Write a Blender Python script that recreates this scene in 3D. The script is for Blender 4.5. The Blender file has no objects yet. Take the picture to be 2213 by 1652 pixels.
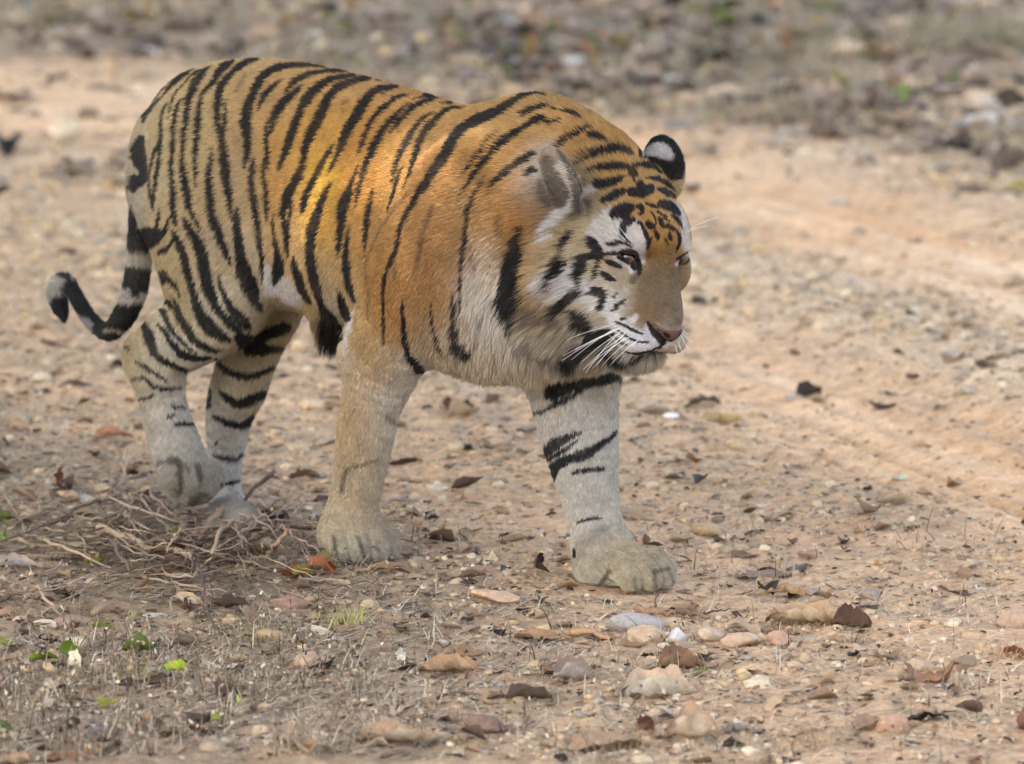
import bpy, math, random, time
import numpy as np
from mathutils import Vector, Matrix
from mathutils.bvhtree import BVHTree
T0 = time.time()
rng = np.random.default_rng(7)
random.seed(7)
sc = bpy.context.scene
COL = sc.collection

# ------------------------------------------------------------------ camera
PITCH = math.radians(8.0)
DIST = 15.0
FPX = 1018.0 * DIST                      # focal length in units of a 2213 px wide frame
CAM = np.array([0.0, -DIST * math.cos(PITCH), 0.45 + DIST * math.sin(PITCH)])
FW = np.array([0.0, math.cos(PITCH), -math.sin(PITCH)])
UP = np.array([0.0, math.sin(PITCH), math.cos(PITCH)])
cam_d = bpy.data.cameras.new('camera')
cam_d.sensor_width = 36.0
cam_d.lens = 36.0 * FPX / 2213.0
cam_d.clip_start = 0.5
cam_d.clip_end = 900.0
cam_d.dof.use_dof = True
cam_d.dof.focus_distance = 14.7
cam_d.dof.aperture_fstop = (cam_d.lens / 1000.0) / 0.054
cam = bpy.data.objects.new('camera', cam_d)
cam.location = CAM
cam.rotation_euler = (math.radians(90) - PITCH, 0, 0)
COL.objects.link(cam)
sc.camera = cam

# ------------------------------------------------------------------ light
SUN_EL, SUN_AZ = math.radians(50), math.radians(233)      # azimuth counted from +Y towards +X
sun_dir = np.array([math.sin(SUN_AZ) * math.cos(SUN_EL), math.cos(SUN_AZ) * math.cos(SUN_EL), math.sin(SUN_EL)])
w = bpy.data.worlds.new('World')
sc.world = w
w.use_nodes = True
nt = w.node_tree
sky = nt.nodes.new('ShaderNodeTexSky')
sky.sky_type = 'NISHITA'
sky.sun_disc = False
sky.sun_elevation = SUN_EL
sky.sun_rotation = SUN_AZ
sky.dust_density = 4.0
sky.air_density = 1.0
hs = nt.nodes.new('ShaderNodeHueSaturation')          # hazy dry-season sky, less blue than a clean one
hs.inputs['Saturation'].default_value = 0.66
nt.links.new(sky.outputs[0], hs.inputs['Color'])
nt.links.new(hs.outputs[0], nt.nodes['Background'].inputs[0])
nt.nodes['Background'].inputs[1].default_value = 0.15
sun_d = bpy.data.lights.new('sun', 'SUN')
sun_d.energy = 2.0
sun_d.angle = math.radians(0.5)
sun_d.color = (1.0, 0.95, 0.84)
sun = bpy.data.objects.new('sun', sun_d)
sun.rotation_euler = Vector(sun_dir).to_track_quat('Z', 'Y').to_euler()
COL.objects.link(sun)
vs = sc.view_settings
vs.view_transform = 'Standard'
vs.look = 'None'
vs.gamma = 1.0
vs.use_curve_mapping = False
vs.exposure = 2.48
GAPR, GAPD = (.62, .40), .97
# ------------------------------------------------------------------ tiger: frame helpers
S2 = math.sqrt(0.5)
F_ = np.array([S2, -S2, 0.0])            # the tiger walks this way
L_ = np.array([S2, S2, 0.0])             # its left
L0 = 0.15
def rayd(px, py):
    return np.array([(px - 1106.5) / FPX, 0, 0]) + FW - UP * ((py - 826.0) / FPX)
def B(px, py, l=0.0):
    """point seen at (px,py) on the vertical plane l metres left of the spine"""
    d = rayd(px, py)
    t = ((L0 + l) - CAM @ L_) / (d @ L_)
    return CAM + t * d
def G(px, py, z=0.0):
    d = rayd(px, py)
    return CAM + d * ((z - CAM[2]) / d[2])
def W(s, l, z):
    return F_ * s + L_ * (L0 + l) + np.array([0, 0, z])
def toB(P):
    return np.c_[P @ F_, P @ L_ - L0, P[:, 2]]

# ------------------------------------------------------------------ tiger: head frame
def head_axes(y, p, r):
    F = np.array([math.sin(y) * math.cos(p), -math.sin(p), math.cos(y) * math.cos(p)])
    Lh = np.array([math.cos(y), 0, -math.sin(y)])
    U = np.cross(F, Lh)
    L = math.cos(r) * Lh + math.sin(r) * U
    U = np.cross(F, L)
    return np.array([F, L, U])
HA = head_axes(math.radians(43.5), math.radians(28.3), math.radians(9.3))
HS = 1.268
C2W = np.array([[1, 0, 0], UP, -FW])                    # rows: camera right, up, back in world axes
HW = HA @ C2W                                           # rows: head forward, left, up in world axes
HO = B(1312, 531, 0.02)
def H(f, l, u):
    return HO + HS * (f * HW[0] + l * HW[1] + u * HW[2])
def HP(f, l, u, px, py):
    """head-space point moved sideways so that it lies on the sight line of (px,py)"""
    P = H(f, l, u)
    dep = (P - CAM) @ FW
    d = rayd(px, py)
    return CAM + d * dep
def Hloc(P):
    q = (P - HO) / HS
    return q @ HW.T

# ------------------------------------------------------------------ tiger: implicit body
prims = []
def catmull(pts, n):
    pts = np.asarray(pts, float)
    P = np.vstack([2 * pts[0] - pts[1], pts, 2 * pts[-1] - pts[-2]])
    out = []
    for i in range(len(pts) - 1):
        p0, p1, p2, p3 = P[i:i + 4]
        for t in np.arange(n) / n:
            out.append(.5 * (2 * p1 + (p2 - p0) * t + (2 * p0 - 5 * p1 + 4 * p2 - p3) * t * t + (3 * p1 - p0 - 3 * p2 + p3) * t ** 3))
    out.append(pts[-1])
    return np.array(out)
class Chain:
    def __init__(s, pts, k=.03, n=3, flat=None, sub=False):
        """pts: rows of xyz + radius; flat=(axis, factor): thinner along that axis"""
        a = catmull(pts, n)
        s.p, s.r, s.k, s.flat, s.sub = a[:, :3], a[:, 3], k, flat, sub
        m = s.r.max() + k + .03
        s.lo, s.hi = s.p.min(0) - m, s.p.max(0) + m
    def d(s, P):
        p = s.p
        f = 1.0
        if s.flat is not None:
            ax, f = s.flat
            c = p.mean(0)
            P = P + np.outer((P - c) @ ax, ax) * (1 / f - 1)
            p = p + np.outer((p - c) @ ax, ax) * (1 / f - 1)
        best = np.full(len(P), 9.0)
        for i in range(len(p) - 1):
            a, b = p[i], p[i + 1]
            ab = b - a
            t = np.clip((P - a) @ ab / max(ab @ ab, 1e-12), 0, 1)
            q = P - a - t[:, None] * ab
            dd = np.sqrt((q * q).sum(1)) - (s.r[i] + t * (s.r[i + 1] - s.r[i]))
            best = np.minimum(best, dd)
        return best * (0.5 + 0.5 * f)
class Ell:
    def __init__(s, c, r, ax=None, k=.03, sub=False):
        s.c, s.rr, s.k, s.sub = np.asarray(c, float), np.asarray(r, float), k, sub
        s.ax = np.eye(3) if ax is None else np.asarray(ax)
        m = s.rr.max() + k + .03
        s.lo, s.hi = s.c - m, s.c + m
    def d(s, P):
        q = (P - s.c) @ s.ax.T
        k0 = np.sqrt(((q / s.rr) ** 2).sum(1)) + 1e-9
        k1 = np.sqrt(((q / s.rr ** 2) ** 2).sum(1)) + 1e-9
        return k0 * (k0 - 1) / k1
class Box:
    def __init__(s, c, half, ax, rnd, k=.02):
        s.c, s.h, s.ax, s.rnd, s.k, s.sub = np.asarray(c, float), np.asarray(half, float), np.asarray(ax), rnd, k, False
        m = s.h.max() * 1.75 + rnd + k + .02
        s.lo, s.hi = s.c - m, s.c + m
    def d(s, P):
        q = np.abs((P - s.c) @ s.ax.T) - s.h
        return np.sqrt((np.maximum(q, 0) ** 2).sum(1)) + np.minimum(q.max(1), 0) - s.rnd
class Torso:
    """st: rows s, z_top, z_bottom, half width, l centre"""
    def __init__(s, st, k=.05):
        a = catmull(sorted(st), 6)
        s.a, s.k, s.sub = a, k, False
        s.s0, s.s1 = a[0, 0], a[-1, 0]
        c = [W(x, y, z) for x in (s.s0 - .12, s.s1 + .12) for y in (-.35, .35) for z in (0.15, 1.3)]
        s.lo, s.hi = np.min(c, 0), np.max(c, 0)
    def d(s, P):
        q = toB(P)
        x = q[:, 0]
        xc = np.clip(x, s.s0, s.s1)
        zt, zb, hw, lc = (np.interp(xc, s.a[:, 0], s.a[:, i]) for i in (1, 2, 3, 4))
        zc, hh = zb + (zt - zb) * .46, (zt - zb) / 2
        dz = q[:, 2] - zc
        hz = np.where(dz > 0, (zt - zc), (zc - zb))
        # narrower above than below
        dl = (q[:, 1] - lc) / (hw * (1 - .16 * np.clip(dz / hz, -.4, 1)))
        e = (np.abs(dl) ** 2.25 + np.abs(dz / hz) ** 2.25) ** (1 / 2.25)
        over = np.abs(x - xc)
        rad = np.minimum(hw, hz)
        cap = .5 * rad
        e = np.sqrt(e ** 2 + (over / (cap + .02)) ** 2)
        return (e - 1) * rad * .92
def add(p): prims.append(p); return p
def smin(a, b, k):
    h = np.clip(.5 + .5 * (b - a) / k, 0, 1)
    return b * (1 - h) + a * h - k * h * (1 - h)
def sdf(P, plist=None):
    P = np.asarray(P, float)
    D = np.full(len(P), .2)
    for p in (plist or prims):
        m = np.nonzero(((P > p.lo) & (P < p.hi)).all(1))[0]
        if len(m) == 0: continue
        dd = p.d(P[m])
        if p.sub:
            D[m] = -smin(-D[m], dd, p.k)
        else:
            D[m] = smin(D[m], dd, p.k)
    return D
def grad(P, plist=None, e=.0015):
    g = np.empty_like(P)
    for i in range(3):
        o = np.zeros(3); o[i] = e
        g[:, i] = sdf(P + o, plist) - sdf(P - o, plist)
    return g / (np.linalg.norm(g, axis=1)[:, None] + 1e-12)

def R4(p, r): return np.r_[p, r]
def leg(rows, l, k=.035, n=3, flat=None):
    """rows: px, py, half width in px (, lateral offset)"""
    return add(Chain([R4(B(x[0], x[1], l + (x[3] if len(x) > 3 else 0)), x[2] / 1018.0) for x in rows], k, n, flat))

# torso: photo outline of the back gives s and z on the spine plane
top_px = [(338, 262), (352, 205), (400, 163), (460, 139), (530, 128), (600, 129), (680, 143), (760, 164), (850, 189), (930, 214), (1000, 233), (1060, 224), (1120, 212), (1165, 209), (1225, 228), (1290, 264)]
TOP = np.array([toB(B(x, y, 0)[None])[0][[0, 2]] for x, y in top_px])
def ztop(s): return float(np.interp(s, TOP[:, 0], TOP[:, 1]))
add(Torso([(-1.285, .93, .66, .075, 0), (-1.2, 1.006, .58, .125, 0), (-1.08, 1.047, .53, .155, 0), (-.93, 1.065, .515, .165, 0), (-.77, 1.062, .515, .16, 0),
           (-.62, 1.045, .50, .172, 0), (-.46, 1.024, .465, .192, 0), (-.31, 1.004, .43, .2, 0), (-.16, 1.03, .425, .2, 0), (-.06, 1.043, .44, .185, 0),
           (.03, 1.022, .48, .16, 0), (.12, .985, .53, .13, 0)], k=.05))
# neck and throat
add(Chain([R4(W(-.08, 0, .84), .17), R4(W(.02, 0, .81), .17), R4(W(.09, 0.01, .79), .155), R4(H(-.08, 0, .02), .12)], k=.06))
add(Chain([R4(W(-.12, 0, .60), .15), R4(W(.02, 0.0, .60), .135), R4(W(.08, 0.0, .62), .10), R4(H(-.02, 0, -.10), .075)], k=.06))
FL = (L_, .66)
# hind leg, near side (lifted)
leg([(430, 330, 122), (450, 450, 146), (462, 580, 146), (480, 655, 104)], -.085, k=.05, flat=FL)
leg([(505, 655, 80), (440, 700, 86), (362, 745, 76), (322, 778, 62)], -.10, k=.03, flat=(L_, .7))
leg([(304, 765, 40), (341, 812, 63), (350, 860, 58), (364, 920, 60), (386, 980, 63), (404, 1030, 58)], -.10, k=.03, flat=(L_, .8))
# hind leg, far side (standing)
leg([(540, 380, 120), (580, 520, 125), (582, 630, 98), (562, 715, 72), (536, 775, 70), (517, 832, 70), (497, 888, 60), (490, 945, 51), (489, 1000, 39), (490, 1060, 36, -.01), (492, 1105, 40, -.02)], .10, k=.04, flat=(L_, .8))
# fore leg, near side
leg([(1040, 380, 100, -.02), (990, 450, 140, -.02), (930, 560, 140, -.02), (860, 690, 112, -.01), (826, 785, 92), (802, 870, 73), (789, 940, 69), (777, 1020, 62), (765, 1090, 62), (760, 1150, 74)], -.115, k=.028, flat=(L_, .8))
add(Ell(B(778, 768, -.15), (.045, .03, .06), k=.03))                # elbow
add(Ell(B(738, 1015, -.10), (.016, .018, .03), k=.02))                # carpal pad
# fore leg, far side
leg([(1190, 560, 130), (1215, 700, 125), (1232, 800, 111), (1243, 870, 101), (1251, 930, 92), (1262, 1000, 80), (1272, 1060, 70), (1283, 1110, 62), (1293, 1150, 60), (1300, 1185, 62)], .095, k=.04, flat=(L_, .85))
def rot(v, a):
    c, s = math.cos(a), math.sin(a)
    return np.array([c * v[0] - s * v[1], s * v[0] + c * v[1], 0])
def paw(O, yaw, ankle, length=.17, width=.15, lift=0.0, ra=.058, hz=1.0):
    f, l, z = rot(F_, yaw), rot(L_, yaw), np.array([0, 0, 1.0])
    def at(a, b, c): return O + f * a * length / .17 + l * b * width / .15 + z * (c * hz + lift)
    add(Chain([R4(ankle, ra), R4(at(-.01, 0, .062), ra * .96), R4(at(.05, 0, .05), ra * .84)], k=.03, flat=(l, 1.1)))
    add(Ell(at(-.02, 0, .035), (.06, .06, .04), np.array([f, l, z]), k=.03))
    for b, a in ((-.054, -.014), (-.021, .008), (.019, .01), (.053, -.012)):
        q = .55 + .45 * hz
        add(Chain([R4(at(.03 + a, b * .85, .052), .026 * q), R4(at(.078 + a, b * 1.04, .057), .0305 * q), R4(at(.107 + a, b * 1.1, .038), .027 * q), R4(at(.114 + a, b * 1.1, .026), .023 * q)], k=.0045))
paw(W(-.565, -.085, 0), math.radians(-24), B(760, 1150, -.115), width=.138)
paw(W(.10, .045, 0), math.radians(4), B(1300, 1180, .095), length=.185, width=.14)
paw(G(500, 1142), math.radians(-22), B(492, 1095, .09), length=.11, width=.085, ra=.034, hz=.5)
# hanging paw of the near hind leg
_a = B(400, 1020, -.10)
add(Ell(B(410, 1040, -.10), (.05, .06, .05), np.array([F_, L_, [0, 0, 1]]), k=.03))
for b, dx, dy in ((-.050, -12, -14), (-.020, 0, 2), (.010, 4, 8), (.032, 4, -4)):
    off = L_ * b
    add(Chain([R4(_a + off * .5, .036), R4(B(410 + dx, 1036 + dy, -.10) + off + F_ * .02, .036), R4(B(424 + dx, 1052 + dy, -.10) + off, .029)], k=.009))
# tail
tail = [(352, 255, 28), (324, 300, 22), (315, 345, 21), (304, 400, 23), (305, 480, 27), (301, 560, 28), (290, 630, 27.5), (266, 686, 25), (237, 716, 20), (207, 703, 17), (180, 668, 15.5), (160, 634, 15.5), (143, 610, 16), (126, 612, 17), (122, 634, 19), (129, 660, 17.5), (136, 682, 9)]
add(Chain([R4(B(x, y, 0.02 - i * .004), r / 1018) for i, (x, y, r) in enumerate(tail)], k=.02, n=3))
tail_pts = catmull([R4(B(x, y, 0.02 - i * .004), r / 1018) for i, (x, y, r) in enumerate(tail)], 6)
# belly tuft
add(Ell(B(715, 685, -.02), (.04, .03, .035), k=.03))
# ------------------------------------------------------------------ head
HX = HW
h0 = len(prims)
add(Ell(HP(0, 0, .045, 1330, 470), np.array([.105, .085, .075]) * HS, HX, k=.05))
add(Ell(HP(.055, 0, .05, 1403, 495), (.085, .083, .072), HX, k=.04))
for s, px in ((-1, 1362), (1, 1455)):
    add(Ell(HP(.09, s * .046, .052, px, 524), (.034, .03, .022), HX, k=.03))             # brow
add(Ell(HP(.04, -.068, -.01, 1285, 590), (.085, .05, .08), HX, k=.03))                    # cheek bones
add(Ell(HP(.05, .068, -.005, 1440, 570), (.07, .035, .06), HX, k=.03))
add(Ell(HP(.0, -.115, -.03, 1214, 560), (.045, .062, .115), HX, k=.022))                    # ruffs
add(Ell(HP(.01, -.10, -.07, 1232, 632), (.042, .056, .08), HX, k=.022))
add(Ell(H(-.03, .085, -.03), (.06, .045, .11), HX, k=.03))
add(Chain([R4(HP(.09, 0, .03, 1424, 560), .038), R4(HP(.14, 0, .0, 1427, 615), .036), R4(HP(.18, 0, -.025, 1437, 655), .034), R4(HP(.205, 0, -.035, 1445, 692), .029)], k=.02))
_p0, _p1 = HP(.10, 0, .045, 1429, 566), HP(.212, 0, -.022, 1447, 688)
_bx = (_p1 - _p0) / np.linalg.norm(_p1 - _p0); _by = HX[1] - _bx * (HX[1] @ _bx); _by /= np.linalg.norm(_by)
add(Box((_p0 + _p1) / 2 - np.cross(_bx, _by) * .016, (np.linalg.norm(_p1 - _p0) / 2 - .012, .0235, .010), np.array([_bx, _by, np.cross(_bx, _by)]), .0125, k=.010))
add(Chain([R4(HP(.105, -.028, .012, 1392, 606), .034), R4(HP(.15, -.024, -.015, 1398, 665), .034)], k=.02))
for s, x, y in ((-1, 1350, 640), (1, 1436, 640)):
    add(Chain([R4(HP(.085, s * .052, -.01, x - 8, y - 30), .036), R4(HP(.13, s * .04, -.04, x + 14 * (s < 0), y + 45), .034)], k=.025))
add(Ell(HP(.055, -.06, -.06, 1292, 676), (.06, .035, .05), HX, k=.045))
add(Ell(HP(.165, -.033, -.06, 1368, 729), (.052, .036, .031), HX, k=.024))              # upper lips
add(Ell(HP(.185, .026, -.055, 1449, 728), (.042, .028, .032), HX, k=.014))
add(Chain([R4(H(.03, 0, -.08), .062), R4(HP(.09, 0, -.095, 1330, 728), .048), R4(HP(.135, 0, -.115, 1378, 759), .034), R4(HP(.155, 0, -.118, 1400, 763), .028)], k=.01))
add(Ell(HP(.208, 0, -.045, 1446, 713), (.022, .028, .02), HX, k=.012))
add(Ell(HP(.178, 0, -.055, 1418, 722), (.04, .03, .032), HX, k=.02))
EYES = [HP(.091, -.052, .030, 1357, 556), HP(.092, .054, .030, 1470, 556)]
EYE_R = .0165
for px, s in ((1357, -1), (1471, 1)):
    add(Ell(HP(.110, s * .056, .030, px, 556), (.022, .020, .0078), HX, k=.008, sub=True))
HEAD = prims[h0:]
# ears
def ear(tip, base, n_open, wid, thick, depth):
    a = tip - base
    ln = np.linalg.norm(a); a = a / ln
    n = n_open - a * (n_open @ a); n /= np.linalg.norm(n)
    sd = np.cross(a, n)
    ax = np.array([a, sd, n])
    c = (tip + base) / 2
    add(Ell(c, (ln * .56, wid, thick), ax, k=.025))
    add(Ell(c + n * depth + a * .004, (ln * .47, wid * .80, thick * .95), ax, k=.008, sub=True))
    return ax, c
e_r = ear(HP(.01, -.20, .16, 1188, 326), HP(.01, -.125, .09, 1238, 452), np.array([-.62, -.75, -.15]), .041, .026, .017)
e_l = ear(HP(-.05, .12, .17, 1427, 300), HP(-.02, .10, .08, 1443, 425), np.array([.3, .94, .1]), .0455, .026, .017)

# ------------------------------------------------------------------ surface nets on a sparse grid
def build_surface(h=.0055):
    lo = np.array([-1.62, -.42, -.03]); hi = np.array([.52, .46, 1.16])
    nb = np.ceil((hi - lo) / (h * 4)).astype(int)
    n = nb * 4
    ii = np.stack(np.meshgrid(*[np.arange(k) for k in nb], indexing='ij'), -1).reshape(-1, 3)
    ctr = lo + (ii * 4 + 2) * h
    def toW(q): return q[:, :1] * F_ + (q[:, 1:2] + L0) * L_ + q[:, 2:] * np.array([0, 0, 1.])
    dc = sdf(toW(ctr))
    V = np.repeat(np.repeat(np.repeat(dc.reshape(nb), 4, 0), 4, 1), 4, 2).astype(np.float32)
    near = ii[np.abs(dc) < h * 4 * 1.35]
    o = np.stack(np.meshgrid(*[np.arange(4)] * 3, indexing='ij'), -1).reshape(-1, 3)
    idx = (near[:, None, :] * 4 + o[None]).reshape(-1, 3)
    vals = sdf(toW(lo + idx * h))
    V[idx[:, 0], idx[:, 1], idx[:, 2]] = vals
    ins = V < 0
    # active cells
    c = np.zeros(tuple(n - 1), np.int8)
    for dx in (0, 1):
        for dy in (0, 1):
            for dz in (0, 1):
                c += ins[dx:n[0] - 1 + dx, dy:n[1] - 1 + dy, dz:n[2] - 1 + dz]
    act = np.argwhere((c > 0) & (c < 8))
    vid = np.full(tuple(n - 1), -1, np.int64)
    vid[act[:, 0], act[:, 1], act[:, 2]] = np.arange(len(act))
    acc = np.zeros((len(act), 3)); cnt = np.zeros(len(act))
    cor = [(0, 0, 0), (1, 0, 0), (0, 1, 0), (0, 0, 1), (1, 1, 0), (1, 0, 1), (0, 1, 1), (1, 1, 1)]
    for a in cor:
        for ax in range(3):
            if a[ax]: continue
            b = list(a); b[ax] = 1
            va = V[act[:, 0] + a[0], act[:, 1] + a[1], act[:, 2] + a[2]]
            vb = V[act[:, 0] + b[0], act[:, 1] + b[1], act[:, 2] + b[2]]
            m = (va < 0) != (vb < 0)
            t = np.where(m, va / np.where(m, va - vb, 1), 0)
            p = np.tile(np.array(a, float), (len(act), 1)); p[:, ax] += t
            acc[m] += p[m]; cnt[m] += 1
    pos = lo + (act + acc / cnt[:, None]) * h
    quads = []
    for ax in range(3):
        sl0 = [slice(1, None)] * 3; 
        A = ins[tuple(slice(1, n[k] - 1) for k in range(3))]
        s1 = [slice(1, n[k] - 1) for k in range(3)]; s1[ax] = slice(2, n[ax])
        Bn = ins[tuple(s1)]
        e = np.argwhere(A != Bn) + 1
        inside_first = ins[e[:, 0], e[:, 1], e[:, 2]]
        u, v = (ax + 1) % 3, (ax + 2) % 3
        def cell(du, dv):
            q = e.copy(); q[:, u] -= du; q[:, v] -= dv
            return vid[q[:, 0], q[:, 1], q[:, 2]]
        q = np.c_[cell(1, 1), cell(0, 1), cell(0, 0), cell(1, 0)]
        q[~inside_first] = q[~inside_first][:, ::-1]
        quads.append(q)
    Q = np.vstack(quads)
    Q = Q[(Q >= 0).all(1)]
    P = toW(pos)
    for _ in range(2):
        g = grad(P)
        d = sdf(P)
        P = P - g * np.clip(d, -h, h)[:, None] * .8
    # keep the biggest island
    parent = np.arange(len(P))
    for _ in range(400):
        m = parent[Q].min(1)
        old = parent.copy()
        for k in range(4):
            np.minimum.at(parent, Q[:, k], m)
        parent = parent[parent]
        if (parent == old).all(): break
    lab, ct = np.unique(parent, return_counts=True)
    keep = parent == lab[ct.argmax()]
    mp = np.cumsum(keep) - 1
    Q = Q[keep[Q[:, 0]]]
    return P[keep], mp[Q]
_t = time.time()
TV, TQ = build_surface(globals().get('GRID_H', .0055))
TN = grad(TV)
print('tiger surface', len(TV), len(TQ), round(time.time() - _t, 1), 's')

def mesh_np(name, V, Q, smooth=True):
    me = bpy.data.meshes.new(name)
    V = np.asarray(V, np.float32); Q = np.asarray(Q, np.int32)
    me.vertices.add(len(V)); me.vertices.foreach_set('co', V.ravel())
    k = Q.shape[1]
    me.loops.add(Q.size); me.loops.foreach_set('vertex_index', Q.ravel())
    me.polygons.add(len(Q))
    me.polygons.foreach_set('loop_start', np.arange(0, Q.size, k, dtype=np.int32))
    me.polygons.foreach_set('loop_total', np.full(len(Q), k, np.int32))
    me.update(calc_edges=True)
    if smooth: me.polygons.foreach_set('use_smooth', np.ones(len(Q), bool))
    return me
# ------------------------------------------------------------------ coat pattern
def hash3(i, j, k, s):
    n = (i * 374761393 + j * 668265263 + k * 2147483647 + s * 974711) & 0x7fffffff
    n = ((n ^ (n >> 13)) * 1274126177) & 0x7fffffff
    n = n ^ (n >> 16)
    return (n & 0xffff) / 65535.0
def vnoise(P, scale, seed=0):
    q = P / scale + 1000.0
    i = np.floor(q).astype(np.int64)
    f = q - i
    f = f * f * (3 - 2 * f)
    r = 0
    for a in (0, 1):
        for b in (0, 1):
            for c in (0, 1):
                wgt = (f[:, 0] if a else 1 - f[:, 0]) * (f[:, 1] if b else 1 - f[:, 1]) * (f[:, 2] if c else 1 - f[:, 2])
                r = r + wgt * hash3(i[:, 0] + a, i[:, 1] + b, i[:, 2] + c, seed)
    return r * 2 - 1
def srgb(c):
    c = np.asarray(c, float) / 255.0
    return np.where(c <= .04045, c / 12.92, ((c + .055) / 1.055) ** 2.4)
VIEWS = dict(z1=(330, 120, 4.13), z2=(330, 480, 4.13), z3=(780, 150, 4.13), z4=(780, 500, 4.13), z5=(1230, 200, 4.13), z6=(100, 300, 2.7525), z7=(250, 700, 2.754),
             zh=(1440, 560, 4.72), zf=(1440, 430, 6.607), zc=(1280, 560, 5.162), zl=(1100, 800, 2.203), zg=(100, 600, 1.944), zo=(1200, 300, 2.5417), h2=(1270, 317, 2.703), g2=(244, 733, 2.2532))
K = 2213.0 / 2500.0
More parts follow.
